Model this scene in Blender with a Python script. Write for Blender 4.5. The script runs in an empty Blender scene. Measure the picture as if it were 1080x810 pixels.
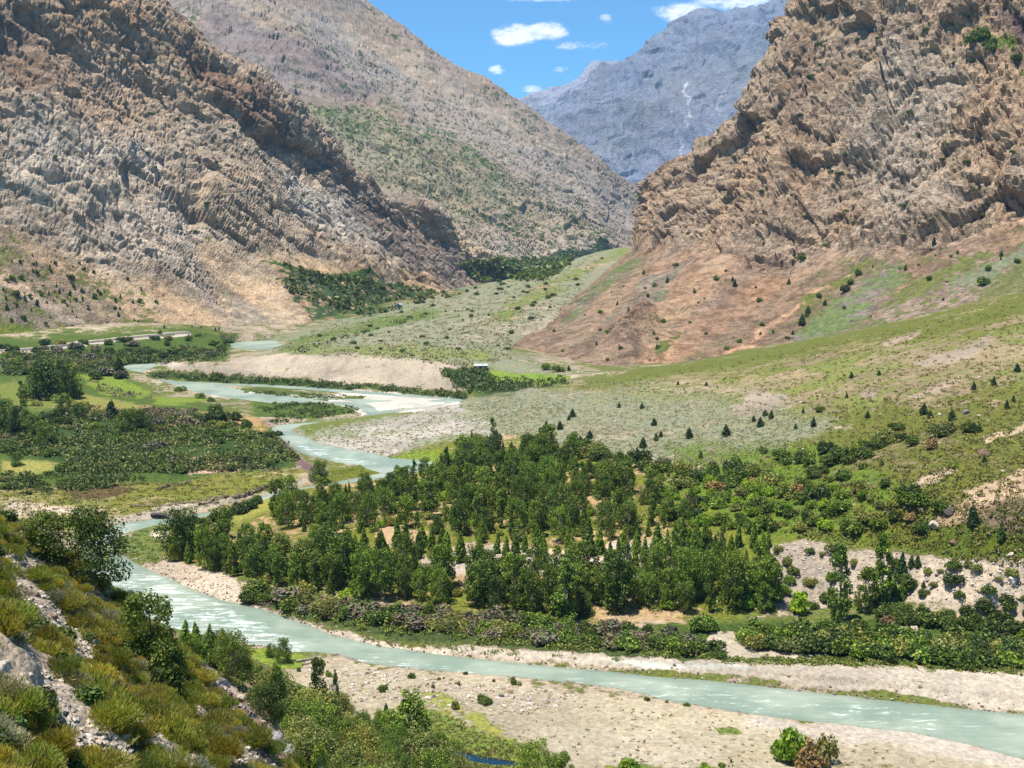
SKY_TINT = (.55, 1.05, 1.3, 1); CLOUD_V = 10.0; SKY_S = .085; SUN_E = 5.0; HAZE = .5e-4; EXPO = .76
import bpy, math, random, time
import numpy as np
from mathutils import Vector, Matrix
from mathutils.bvhtree import BVHTree
T0 = time.time()
random.seed(7)
RNG = np.random.default_rng(11)
C = bpy.context.scene.collection

# ------------------------------------------------------------------ camera
H = 80.0
F = 1300.0
PITCH = math.radians(7.45)
FW = np.array([0, math.cos(PITCH), -math.sin(PITCH)])
UP = np.array([0, math.sin(PITCH), math.cos(PITCH)])
RT = np.array([1.0, 0, 0])

def ray(px, py):
    return FW + RT * ((px - 540) / F) + UP * ((405 - py) / F)

def Pd(px, py, d):
    r = ray(px, py); t = d / r[1]
    return np.array([r[0] * t, d, H + r[2] * t])

def Pz(px, py, z):
    r = ray(px, py); t = (z - H) / r[2]
    return np.array([r[0] * t, r[1] * t, z])

def proj(P):
    Q = P - np.array([0, 0, H])
    w = np.maximum(Q @ FW, 1e-3)
    return 540 + F * Q[:, 0] / w, 405 - F * (Q @ UP) / w

cd = bpy.data.cameras.new('camera'); cam = bpy.data.objects.new('camera', cd); C.objects.link(cam)
cam.location = (0, 0, H); cam.rotation_euler = (math.radians(90) - PITCH, 0, 0)
cd.sensor_width = 36; cd.lens = 36 * F / 1080; cd.clip_end = 30000; cd.clip_start = 0.5
bpy.context.scene.camera = cam

# ------------------------------------------------------------------ noise
def _h(ix, iy, iz, s=0):
    n = (ix.astype(np.int64) * 374761393 + iy.astype(np.int64) * 668265263 + iz.astype(np.int64) * 2147483647 + s * 974634777) & 0xffffffff
    n = ((n ^ (n >> 13)) * 1274126177) & 0xffffffff
    n = ((n ^ (n >> 16)) * 2246822519) & 0xffffffff
    n = n ^ (n >> 15)
    return (n & 0xffffff) / float(0xffffff)

def vnoise(P, s=0):
    f = np.floor(P); q = P - f; i = f.astype(np.int64)
    q = q * q * (3 - 2 * q)
    x, y, z = i[:, 0], i[:, 1], i[:, 2]
    r = 0
    for dx in (0, 1):
        wx = q[:, 0] if dx else 1 - q[:, 0]
        for dy in (0, 1):
            wy = q[:, 1] if dy else 1 - q[:, 1]
            for dz in (0, 1):
                wz = q[:, 2] if dz else 1 - q[:, 2]
                r = r + wx * wy * wz * _h(x + dx, y + dy, z + dz, s)
    return r * 2 - 1

def fbm(P, sc, octv=4, s=0, gain=.5, ridged=False):
    r = 0; a = 1; t = 0; Q = P / sc
    for k in range(octv):
        n = vnoise(Q + k * 17.3, s + k)
        if ridged: n = 1 - 2 * np.abs(n)
        r = r + a * n; t += a; a *= gain; Q = Q * 2.03
    return r / t

def blocks(P, sc, s=0, tilt=1.0, crack=0.0):
    """fractured rock: every cell gets its own height and tilt"""
    Q = P / sc
    f = np.floor(Q).astype(np.int64)
    best = np.full(len(P), 1e9); sec = np.full(len(P), 1e9); val = np.zeros(len(P))
    for dx in (-1, 0, 1):
        for dy in (-1, 0, 1):
            for dz in (-1, 0, 1):
                a, b, c = f[:, 0] + dx, f[:, 1] + dy, f[:, 2] + dz
                cx = a + _h(a, b, c, s); cy = b + _h(a, b, c, s + 1); cz = c + _h(a, b, c, s + 2)
                D = np.stack([Q[:, 0] - cx, Q[:, 1] - cy, Q[:, 2] - cz], 1)
                d = (D * D).sum(1)
                m = d < best
                v = .5 * (_h(a, b, c, s + 3) - .5) + tilt * ((_h(a, b, c, s + 4) - .5) * D[:, 0] + (_h(a, b, c, s + 5) - .5) * D[:, 1] + (_h(a, b, c, s + 6) - .5) * D[:, 2])
                sec = np.where(m, best, np.minimum(sec, d)); val = np.where(m, v, val); best = np.where(m, d, best)
    if crack: return val - crack * smooth(.11, .02, np.sqrt(sec) - np.sqrt(best))
    return val

def sdpoly(X, Y, poly):
    """signed distance, negative inside"""
    poly = np.asarray(poly, float); n = len(poly)
    d = np.full(X.shape, 1e18); ins = np.zeros(X.shape, bool)
    for i in range(n):
        ax, ay = poly[i]; bx, by = poly[(i + 1) % n]
        ex, ey = bx - ax, by - ay
        wx, wy = X - ax, Y - ay
        t = np.clip((wx * ex + wy * ey) / max(ex * ex + ey * ey, 1e-9), 0, 1)
        d = np.minimum(d, (wx - t * ex) ** 2 + (wy - t * ey) ** 2)
        c = ((ay > Y) != (by > Y)) & (X < (bx - ax) * (Y - ay) / ((by - ay) if by != ay else 1e-9) + ax)
        ins ^= c
    d = np.sqrt(d)
    return np.where(ins, -d, d)

def sdline(X, Y, pts):
    d = np.full(X.shape, 1e18)
    for (ax, ay), (bx, by) in zip(pts[:-1], pts[1:]):
        ex, ey = bx - ax, by - ay
        wx, wy = X - ax, Y - ay
        t = np.clip((wx * ex + wy * ey) / max(ex * ex + ey * ey, 1e-9), 0, 1)
        d = np.minimum(d, (wx - t * ex) ** 2 + (wy - t * ey) ** 2)
    return np.sqrt(d)

def lin(c):
    c = np.asarray(c, float) / 255
    return np.where(c < .04045, c / 12.92, ((c + .055) / 1.055) ** 2.4)

def smooth(a, b, x):
    t = np.clip((x - a) / (b - a), 0, 1); return t * t * (3 - 2 * t)

# ------------------------------------------------------------------ tagging and meshes
def tag(o, label=None, cat=None, group=None, kind=None):
    if label: o['label'] = label
    if cat: o['category'] = cat
    if group: o['group'] = group
    if kind: o['kind'] = kind
    return o

def mesh_np(name, V, Fc, mat, cols=None, smooth_=False, mats=None, midx=None):
    """Fc: (n,k) array of faces of one size"""
    me = bpy.data.meshes.new(name)
    V = np.asarray(V, np.float32); Fc = np.asarray(Fc, np.int32)
    n, k = Fc.shape
    me.vertices.add(len(V)); me.vertices.foreach_set('co', V.ravel())
    me.loops.add(n * k); me.loops.foreach_set('vertex_index', Fc.ravel())
    me.polygons.add(n)
    me.polygons.foreach_set('loop_start', np.arange(0, n * k, k, dtype=np.int32))
    me.polygons.foreach_set('loop_total', np.full(n, k, np.int32))
    if mats:
        for m in mats: me.materials.append(m)
    elif mat: me.materials.append(mat)
    if midx is not None: me.polygons.foreach_set('material_index', np.asarray(midx, np.int32))
    me.polygons.foreach_set('use_smooth', np.full(n, smooth_, bool))
    me.update(calc_edges=True)
    if cols:
        for nm, c in cols.items():
            if c.ndim == 1:
                a = me.attributes.new(nm, 'FLOAT', 'POINT'); a.data.foreach_set('value', c.astype(np.float32))
            else:
                a = me.attributes.new(nm, 'FLOAT_COLOR', 'POINT')
                cc = np.ones((len(V), 4), np.float32); cc[:, :3] = c; a.data.foreach_set('color', cc.ravel())
    return me

def link(name, me, parent=None):
    o = bpy.data.objects.new(name, me); C.objects.link(o)
    if parent: o.parent = parent
    return o

def grid_faces(nr, nc):
    i = np.arange(nr * nc).reshape(nr, nc)
    return np.stack([i[:-1, :-1], i[:-1, 1:], i[1:, 1:], i[1:, :-1]], -1).reshape(-1, 4)

# ------------------------------------------------------------------ materials
class N:
    def __init__(s, name):
        s.m = bpy.data.materials.new(name); s.m.use_nodes = True
        s.t = s.m.node_tree; s.t.nodes.clear()
        s.out = s.t.nodes.new('ShaderNodeOutputMaterial')
    def n(s, typ, **kw):
        nd = s.t.nodes.new(typ)
        for k, v in kw.items():
            if k in ('ins',):
                for a, b in v.items(): nd.inputs[a].default_value = b
            else: setattr(nd, k, v)
        return nd
    def l(s, a, b): s.t.links.new(a, b)
    def math(s, op, a, b=None, c=None, clamp=False):
        nd = s.n('ShaderNodeMath', operation=op); nd.use_clamp = clamp
        for i, v in enumerate((a, b, c)):
            if v is None: continue
            if isinstance(v, (int, float)): nd.inputs[i].default_value = v
            else: s.l(v, nd.inputs[i])
        return nd.outputs[0]
    def mix(s, f, a, b, blend='MIX'):
        nd = s.n('ShaderNodeMix', data_type='RGBA', blend_type=blend)
        for sock, v in ((nd.inputs[0], f), (nd.inputs[6], a), (nd.inputs[7], b)):
            if isinstance(v, (int, float)): sock.default_value = v
            elif isinstance(v, (tuple, list, np.ndarray)): sock.default_value = (*[float(q) for q in v], 1)[:4]
            else: s.l(v, sock)
        return nd.outputs[2]
    def noise(s, scale, detail=4, rough=.55, vec=None, dist=0):
        nd = s.n('ShaderNodeTexNoise'); nd.inputs['Scale'].default_value = scale
        nd.inputs['Detail'].default_value = detail; nd.inputs['Roughness'].default_value = rough
        nd.inputs['Distortion'].default_value = dist
        s.l(vec if vec is not None else s.pos(), nd.inputs['Vector'])
        return nd.outputs['Fac']
    def pos(s):
        if not hasattr(s, '_p'):
            s._p = s.n('ShaderNodeNewGeometry')
        return s._p.outputs['Position']
    def ramp(s, f, a, b, lo=0.0, hi=1.0):
        nd = s.n('ShaderNodeMapRange', interpolation_type='SMOOTHSTEP')
        s.l(f, nd.inputs[0]); nd.inputs[1].default_value = a; nd.inputs[2].default_value = b
        nd.inputs[3].default_value = lo; nd.inputs[4].default_value = hi
        return nd.outputs[0]
    def attr(s, name, fac=False):
        nd = s.n('ShaderNodeAttribute', attribute_name=name)
        return nd.outputs['Fac'] if fac else nd.outputs['Color']
    def bump(s, h, strength, dist):
        nd = s.n('ShaderNodeBump'); nd.inputs['Strength'].default_value = strength; nd.inputs['Distance'].default_value = dist
        s.l(h, nd.inputs['Height']); return nd.outputs[0]
    def bsdf(s, col, rough=.9, normal=None, spec=.2):
        nd = s.n('ShaderNodeBsdfPrincipled'); nd.inputs['Roughness'].default_value = rough
        nd.inputs['Specular IOR Level'].default_value = spec
        if isinstance(col, (tuple, list, np.ndarray)): nd.inputs['Base Color'].default_value = (*[float(q) for q in col], 1)[:4]
        else: s.l(col, nd.inputs['Base Color'])
        if normal is not None: s.l(normal, nd.inputs['Normal'])
        s.l(nd.outputs[0], s.out.inputs[0]); return nd

def terrain_mat(name, stone_scale, veg_scale, bump_d=.3, stone_amt=.25, var_scale=.03):
    """soil colour (Col) with vegetation colour (Veg) breaking through in tufts by weight W"""
    m = N(name)
    col = m.attr('Col'); veg = m.attr('Veg'); w = m.attr('W', True)
    n1 = m.noise(veg_scale, 5, .65); n2 = m.noise(veg_scale * .17, 3, .6)
    tf = m.math('ADD', m.math('MULTIPLY', n1, .7), m.math('MULTIPLY', n2, .3))
    e = m.math('ADD', tf, m.math('MULTIPLY', m.math('SUBTRACT', w, .5), .62))
    tuft = m.ramp(e, .46, .56)
    big = m.noise(var_scale, 5, .6)
    fine = m.noise(stone_scale, 4, .7)
    v = m.n('ShaderNodeTexVoronoi'); v.inputs['Scale'].default_value = stone_scale; m.l(m.pos(), v.inputs['Vector'])
    v.inputs['Randomness'].default_value = 1
    sc = m.n('ShaderNodeSeparateColor'); m.l(v.outputs['Color'], sc.inputs[0])
    stonevar = m.math('MULTIPLY_ADD', sc.outputs[0], stone_amt * 2, 1 - stone_amt)
    stonevar = m.math('MULTIPLY', stonevar, m.ramp(big, .3, .7, .78, 1.2))
    stonevar = m.math('MULTIPLY', stonevar, m.ramp(fine, .25, .75, .78, 1.22))
    comb = m.n('ShaderNodeCombineColor')
    for i in range(3): m.l(stonevar, comb.inputs[i])
    soil = m.mix(1.0, col, comb.outputs[0], 'MULTIPLY')
    hue = m.noise(var_scale * 6, 3, .6)
    soil = m.mix(m.ramp(hue, .5, .75, 0, .35), soil, m.mix(1.0, soil, (1.12, .98, .82), 'MULTIPLY'))
    g = m.noise(veg_scale * 2.1, 3, .7)
    gv = m.ramp(g, .3, .7, .62, 1.4)
    cg = m.n('ShaderNodeCombineColor')
    for i in range(3): m.l(gv, cg.inputs[i])
    vegc = m.mix(1.0, veg, cg.outputs[0], 'MULTIPLY')
    vegc = m.mix(m.ramp(m.noise(veg_scale * .4, 3, .6), .45, .7, 0, .5), vegc, m.mix(1.0, vegc, (1.35, 1.05, .7), 'MULTIPLY'))
    c = m.mix(tuft, soil, vegc)
    hgt = m.math('ADD', m.math('MULTIPLY', fine, .6), m.math('MULTIPLY', tuft, m.math('MULTIPLY_ADD', g, 1.2, .3)))
    hgt = m.math('ADD', hgt, m.math('MULTIPLY', v.outputs['Distance'], -.5))
    m.bsdf(c, .95, m.bump(hgt, .9, bump_d), .15)
    return m.m

def rock_mat(name, sc, bump_d=2.0, lo=.5, hi=1.18):
    """cliff rock: mapped colour times strata, joints and stains that belong to the stone"""
    m = N(name)
    col = m.attr('Col'); veg = m.attr('Veg'); w = m.attr('W', True)
    n1 = m.noise(sc, 7, .68, dist=.4); n2 = m.noise(sc * .13, 4, .6); n3 = m.noise(sc * 4, 5, .75)
    mp = m.n('ShaderNodeMapping'); mp.inputs['Rotation'].default_value = (.5, .9, .3); mp.inputs['Scale'].default_value = (1, 1, 2.6)
    m.l(m.pos(), mp.inputs[0])
    st = m.noise(sc * .6, 6, .7, vec=mp.outputs[0], dist=.7)
    a = m.math('ADD', m.math('MULTIPLY', n1, .35), m.math('MULTIPLY', n3, .3))
    a = m.math('ADD', a, m.math('MULTIPLY', st, .35))
    val = m.ramp(a, .4, .6, lo, hi)
    spk = m.noise(sc * 9, 3, .7); val = m.math('MULTIPLY', val, m.ramp(spk, .3, .7, .8, 1.2))
    comb = m.n('ShaderNodeCombineColor')
    for i in range(3): m.l(val, comb.inputs[i])
    c = m.mix(1.0, col, comb.outputs[0], 'MULTIPLY')
    c = m.mix(m.ramp(n2, .42, .62, 0, .5), c, m.mix(1.0, c, (1.12, .97, .82), 'MULTIPLY'))
    c = m.mix(m.ramp(m.noise(sc * .5, 5, .7), .55, .7, 0, .5), c, m.mix(1.0, c, (.85, .9, 1.0), 'MULTIPLY'))
    vn = m.noise(sc * 1.7, 5, .65)
    e = m.math('ADD', vn, m.math('MULTIPLY', m.math('SUBTRACT', w, .5), .62))
    tuft = m.ramp(e, .47, .55)
    vcol = m.mix(m.ramp(m.noise(sc * 3, 3, .6), .3, .7), m.mix(1.0, veg, (.65, .7, .7), 'MULTIPLY'), m.mix(1.0, veg, (1.3, 1.2, 1.1), 'MULTIPLY'))
    c = m.mix(tuft, c, vcol)
    h = m.math('ADD', m.math('MULTIPLY', a, 1.0), m.math('MULTIPLY', m.math('ABSOLUTE', m.math('SUBTRACT', st, .5)), 1.2))
    for q_, am in ((2.2, .55), (5.5, .3)):
        vo = m.n('ShaderNodeTexVoronoi', feature='DISTANCE_TO_EDGE'); vo.inputs['Scale'].default_value = sc * q_; m.l(mp.outputs[0], vo.inputs['Vector'])
        h = m.math('ADD', h, m.math('MULTIPLY', m.ramp(vo.outputs['Distance'], 0, .16), am))
        vc = m.n('ShaderNodeTexVoronoi'); vc.inputs['Scale'].default_value = sc * q_; m.l(mp.outputs[0], vc.inputs['Vector'])
        h = m.math('ADD', h, m.math('MULTIPLY', vc.outputs['Distance'], am))
    m.bsdf(c, .95, m.bump(h, .55, bump_d * .45), .12)
    return m.m

def leaf_mat(name, c1, c2, c3=None, trans=.3, w3=.15):
    bo = (1, 1, 1) if name in ('sage_leaves', 'slope_grass', 'brush_twigs') else (1.14, 1.08, .95) if name in ('broom_leaves', 'green_broom_leaves', 'grass_blades') else (1.12, 1.08, .9) if name in ('olive_leaves', 'thicket_leaves', 'rust_leaves') else (1.16, 1.18, .92)
    m = N(name)
    g = m.n('ShaderNodeNewGeometry'); oi = m.n('ShaderNodeObjectInfo')
    r = g.outputs['Random Per Island']
    col = m.mix(m.ramp(r, .1, .9), lin(c1), lin(c2))
    if c3 is not None:
        col = m.mix(m.ramp(m.math('FRACT', m.math('MULTIPLY', r, 7.31)), 1 - w3 - .05, 1 - w3 + .05), col, lin(c3))
    col = m.mix(m.ramp(oi.outputs['Random'], 0, 1, 0, .75), col, m.mix(1.0, col, (1.45, 1.22, .85), 'MULTIPLY'))
    hs = m.n('ShaderNodeHueSaturation'); m.l(col, hs.inputs['Color'])
    m.l(m.ramp(m.math('FRACT', m.math('MULTIPLY', oi.outputs['Random'], 5.77)), 0, 1, .72, 1.3), hs.inputs['Value'])
    col = hs.outputs[0]
    d = m.n('ShaderNodeBsdfPrincipled'); d.inputs['Roughness'].default_value = .55; d.inputs['Specular IOR Level'].default_value = .35
    col = m.mix(1.0, col, bo, 'MULTIPLY')
    m.l(col, d.inputs['Base Color'])
    t = m.n('ShaderNodeBsdfTranslucent'); m.l(m.mix(1.0, col, (1.3, 1.45, .6), 'MULTIPLY'), t.inputs[0])
    mx = m.n('ShaderNodeMixShader'); mx.inputs[0].default_value = trans
    m.l(d.outputs[0], mx.inputs[1]); m.l(t.outputs[0], mx.inputs[2]); m.l(mx.outputs[0], m.out.inputs[0])
    return m.m

def stone_mat(name, c1, c2, c3, sc=3.0):
    m = N(name)
    tc = m.n('ShaderNodeTexCoord'); g = m.n('ShaderNodeNewGeometry'); oi = m.n('ShaderNodeObjectInfo')
    r = m.math('FRACT', m.math('ADD', g.outputs['Random Per Island'], oi.outputs['Random']))
    col = m.mix(m.ramp(r, .1, .6), lin(c1), lin(c2)); col = m.mix(m.ramp(r, .7, .95), col, lin(c3))
    n = m.noise(sc, 6, .7, vec=tc.outputs['Object'])
    v = m.ramp(n, .3, .7, .6, 1.3)
    cc = m.n('ShaderNodeCombineColor')
    for i in range(3): m.l(v, cc.inputs[i])
    col = m.mix(1.0, col, cc.outputs[0], 'MULTIPLY')
    m.bsdf(col, .9, m.bump(n, .7, .12), .2)
    return m.m

def plain_mat(name, c, rough=.8, var=.25, sc=4):
    m = N(name); n = m.noise(sc, 5, .65)
    v = m.ramp(n, .3, .7, 1 - var, 1 + var)
    cc = m.n('ShaderNodeCombineColor')
    for i in range(3): m.l(v, cc.inputs[i])
    m.bsdf(m.mix(1.0, lin(c), cc.outputs[0], 'MULTIPLY'), rough, m.bump(n, .3, .05)); return m.m

# ------------------------------------------------------------------ river outline (pixels on the z=0 level)
R_NEAR = [(300,517),(262,528),(252,536),(225,539),(190,545),(150,549),(125,552),(104,560),(85,580),(70,610),(90,640),(120,655),(160,668),(185,683),(215,690),(235,684),(250,678),(280,683),(310,689),(353,691),(390,701),(440,706),(490,712),(540,716),(600,721),(650,728),(730,745),(797,755),(889,767),(969,776),(1030,790),(1080,802),(1250,842),(1250,790),
          (1080,754),(909,736),(770,720),(650,709),(560,701),(462,690),(401,681),(352,669),(304,651),(285,645),(262,638),(235,633),(205,622),
          (170,606),(140,592),(122,580),(118,571),(132,564),(160,556),(190,554),(235,545),(262,538),(300,527),(400,516),(450,507),(478,493),(445,485),(415,483),(395,478),(370,474),(338,468),(322,461),(306,453),(345,445),(390,440),(437,433),(489,426),(491,421),
          (472,419),(420,415),(363,411),(317,407),(236,404),(190,402),(158,398),(150,393),(160,388),(180,386),(160,383),(128,385),(118,388),(127,393),(150,405),(190,412),(236,420),(289,426),(349,425),(384,433),(387,438),(355,444),
          (320,446),(292,448),(285,452),(299,464),(317,478),(331,484),(366,493),(400,499),(340,511)]
R_FAR = [(243,362),(262,360),(290,359),(300,364),(285,368),(262,371),(243,371)]
def on0(poly): return [tuple(Pz(x, y, 0)[:2]) for x, y in poly]
RIV = [on0(R_NEAR), on0(R_FAR)]
BARS = [on0(q) for q in ([(236,406),(300,409),(360,414),(420,418),(470,421),(440,424),(380,421),(320,419),(262,414)], [(385,425),(430,422),(474,424.5),(450,429),(400,433)], [(330,421),(360,421),(372,424),(345,423.4)])]
POND = on0([(462,790),(480,791),(505,797),(530,801),(552,805),(548,812),(515,810),(480,803),(462,798)])

# ------------------------------------------------------------------ valley ground: thin plate through surveyed points
G3 = []
for a in """330,705,1.2 450,735,1.4 600,770,1.8 800,785,1.8 600,812,2 480,808,1 1000,812,2 520,790,1 300,690,1.5
260,630,1.5 400,670,1.6 600,690,1.6 800,706,1.8 1000,728,2 1080,738,2 300,615,2.5 500,650,3 700,670,3 900,690,3 1070,700,3 200,575,1.5 150,575,1
220,585,2.5 400,610,4 600,630,4 800,650,4 950,650,4.5 1075,650,6 850,622,5 950,632,5.5 1070,635,8
830,578,11 950,583,13 1070,585,17 760,585,9 350,560,5 500,560,7 650,560,10 300,520,3.5 450,500,5 560,500,8 700,520,12 830,500,18 950,520,23 1075,540,24 1075,500,27.5
800,450,22 950,450,28 1075,450,32.7 950,400,33 1075,380,38.8 720,440,15 650,450,12 560,465,8 600,430,10 540,430,8 480,430,4 480,460,3.5 420,440,3 350,450,1.6 420,480,2.5 350,465,1
950,347,35 800,377,21 700,394,14 620,402,10 540,396,8.5 570,398,9 200,383,8 300,378,9 400,380,9.5 490,388,9.5 200,393,1.6 300,402,1.6 400,408,1.6 480,416,1.8
300,371,9.5 400,365,11 500,360,15 500,330,19 450,385,10 10,510,3 100,500,3 200,490,3.5 280,500,2.4 50,470,5 150,460,6 250,470,4 10,430,9 100,430,8 200,430,7 270,440,2.5
10,395,9 100,400,7 140,412,3 230,428,3 10,372,10 100,374,6 200,374,3 230,366,4 0,358,12 100,352,12 200,348,11 60,532,2 150,530,2 230,522,2 -160,500,5 -160,430,9 -160,370,12
340,416,.8 300,437,.9 1250,720,3 350,410,1 -160,560,3""".split():
    x, y, z = map(float, a.split(',')); G3.append(Pz(x, y, z))
for px, py, d in [(1075,314,520),(350,341,895),(270,366,800),(500,301,1150),(560,290,1170),(640,263,1200),(420,320,1010),(560,345,772),(600,318,860),(1250,285,480),(1250,620,215),(1250,540,240),(1250,450,285),(1250,380,360),(660,384,690),(700,384,640),(625,380,700),(580,374,740),(800,366,640),(950,340,620),(1075,310,600)]:
    G3.append(Pd(px, py, d))
for x, y, z in [(-20,1330,8),(-140,1130,6),(-260,1020,8),(-40,1600,12),(60,1500,14),(120,1450,20),(-330,940,10),(-500,900,12),(200,900,8),(300,760,10),(500,800,10),(500,420,60),(300,1400,10),
                (-600,1500,20),(600,1500,60),(-200,2200,14),(300,2200,20),(-1200,1500,20),(1200,1500,80),(-900,3200,20),(900,3200,20),(170,175,3),(-500,500,12),(-300,350,5),(-200,200,0),(-80,100,-2),
                (60,100,0),(0,60,-2),(200,130,4),(0,130,1),(80,140,2),(350,250,42),(-400,700,12)]:
    G3.append(np.array([x, y, z], float))
G3 = np.array(G3)

def tps_fit(P, lam):
    n = len(P); X = P[:, :2] / 100
    D = np.sqrt(((X[:, None] - X[None]) ** 2).sum(-1))
    K = np.where(D > 0, D * D * np.log(D + 1e-12), 0) + lam * np.eye(n)
    A = np.zeros((n + 3, n + 3)); A[:n, :n] = K; A[:n, n] = 1; A[:n, n + 1:] = X; A[n, :n] = 1; A[n + 1:, :n] = X.T
    return X, np.linalg.solve(A, np.r_[P[:, 2], 0, 0, 0])
TX, TC = tps_fit(G3, .004)
def tps(x, y):
    X = np.stack([x, y], 1) / 100; r = np.empty(len(X)); n = len(TX)
    for i in range(0, len(X), 20000):
        Q = X[i:i + 20000]
        D2 = ((Q[:, None] - TX[None]) ** 2).sum(-1)
        r[i:i + 20000] = (.5 * D2 * np.log(D2 + 1e-20)) @ TC[:n] + TC[n] + Q @ TC[n + 1:]
    return r

def ground_z(x, y):
    z = tps(x, y)
    P = np.stack([x, y, 0 * x], 1)
    px, py = proj(np.stack([x, y, z], 1))
    s = np.minimum(sdpoly(x, y, RIV[0]), sdpoly(x, y, RIV[1]))
    s = s + 1.1 * fbm(P, 9, 3, 50) * smooth(0, 4, np.abs(s) + 2)
    rough = smooth(2, 14, s)
    slope = smooth(10, 30, z)
    z = z + rough * (fbm(P, 22, 4, 3) * (.45 + 1.2 * slope) + fbm(P, 5, 3, 9) * (.18 + .25 * slope))
    # gullied scarps below the upper terrace
    for poly, amp in (([(690,556),(760,560),(830,572),(900,578),(960,580),(1100,585),(1100,640),(940,636),(850,640),(740,640),(690,600)], 1.3),
                      ([(170,380),(300,374),(420,376),(505,386),(505,412),(400,408),(300,402),(170,396)], 1.5)):
        m = smooth(8, -8, sdpoly(px, py, poly))
        z = z + m * amp * fbm(np.stack([x, y * .35, 0 * x], 1), 7, 4, 21, ridged=True)
    out = np.clip(.12 + .42 * s, 0, 60) + np.maximum(s - 3, 0) * 1.2
    z = np.where(s > 0, np.minimum(z, out), z)
    z = np.where(s > 0, np.maximum(z, np.minimum(.12 + .22 * s, .9)), z)
    z = np.where(s <= 0, -.15 + np.maximum(s, -8) * .22, z)
    for bq in BARS: z = np.maximum(z, np.minimum(.45, -.15 * (sdpoly(x, y, bq) + 1.2 * fbm(P, 7, 3, 66))))
    sp = sdpoly(x, y, POND)
    z = np.where(sp < 1.5, np.where(sp < 0, .45 + .3 * np.maximum(sp, -3), np.minimum(z, .5 + .5 * sp)), z)
    return z

# perspective-spaced sheet: fine where near, coarse far
rows = []
yy = 905.0
while yy > 320: rows.append(H / math.tan(PITCH + math.atan((yy - 405) / F))); yy -= .72
d = rows[-1]
while d < 5200: d *= 1.006; rows.append(d)
pre = list(np.arange(40, rows[0], 2.2))
rows = np.array(pre + rows)
# limit the step where slopes face the camera
rr = [rows[0]]
for a in rows[1:]:
    k = max(1, int(math.ceil((a - rr[-1]) / max(.75, a * .0042))))
    b0 = rr[-1]
    for j in range(1, k + 1): rr.append(b0 + (a - b0) * j / k)
rows = np.array(rr)
us = np.linspace(-.62, .62, 980)
GX = (rows[:, None] * us[None]).ravel(); GY = np.repeat(rows, len(us))
GZ = ground_z(GX, GY)
GP = np.stack([GX, GY, GZ], 1)
gpx, gpy = proj(GP)
print('ground', len(rows), len(us), time.time() - T0)

def paint(px, py, P, base, layers, seed=0, vegbase=((70,84,40), 0.0), jit=1.0):
    n = len(px)
    # work only near the frame
    dd = np.hypot(P[:, 0], P[:, 1]) + 1
    LP = np.stack([np.arctan2(P[:, 0], P[:, 1]) * 26, np.log(dd) * 22, P[:, 2] / dd * 30], 1)
    jx = px + jit * (13 * fbm(LP, 1, 5, seed + 60, .6)); jy = py + jit * (8 * fbm(LP, 1, 5, seed + 70, .6))
    rg = fbm(LP, .22, 4, seed + 80, .65)
    col = np.tile(lin(base), (n, 1)); veg = np.tile(lin(vegbase[0]), (n, 1)); w = np.full(n, float(vegbase[1]))
    for L in layers:
        poly = np.array(L['p'], float); f = L.get('f', 4)
        lo = poly.min(0) - 30 - f; hi = poly.max(0) + 30 + f
        m = (jx > lo[0]) & (jx < hi[0]) & (jy > lo[1]) & (jy < hi[1])
        if L.get('d'): m &= (P[:, 1] > L['d'][0]) & (P[:, 1] < L['d'][1])
        idx = np.nonzero(m)[0]
        if not len(idx): continue
        if L.get('line'): s = sdline(jx[idx], jy[idx], poly) - L['line']
        else: s = sdpoly(jx[idx], jy[idx], poly)
        s = s + rg[idx] * f * 1.6
        k = smooth(f, -f, s) * L.get('a', 1)
        if 'c' in L: col[idx] += (lin(L['c']) - col[idx]) * k[:, None]
        if 'v' in L: veg[idx] += (lin(L['v']) - veg[idx]) * k[:, None]
        if 'w' in L: w[idx] += (L['w'] - w[idx]) * k
    w = np.where(w > .08, np.clip(w + .42 * fbm(P, 24, 4, seed + 90, .6) + .2 * fbm(P, 5, 2, seed + 95), 0, 1), w)
    return col, veg, w

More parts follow.
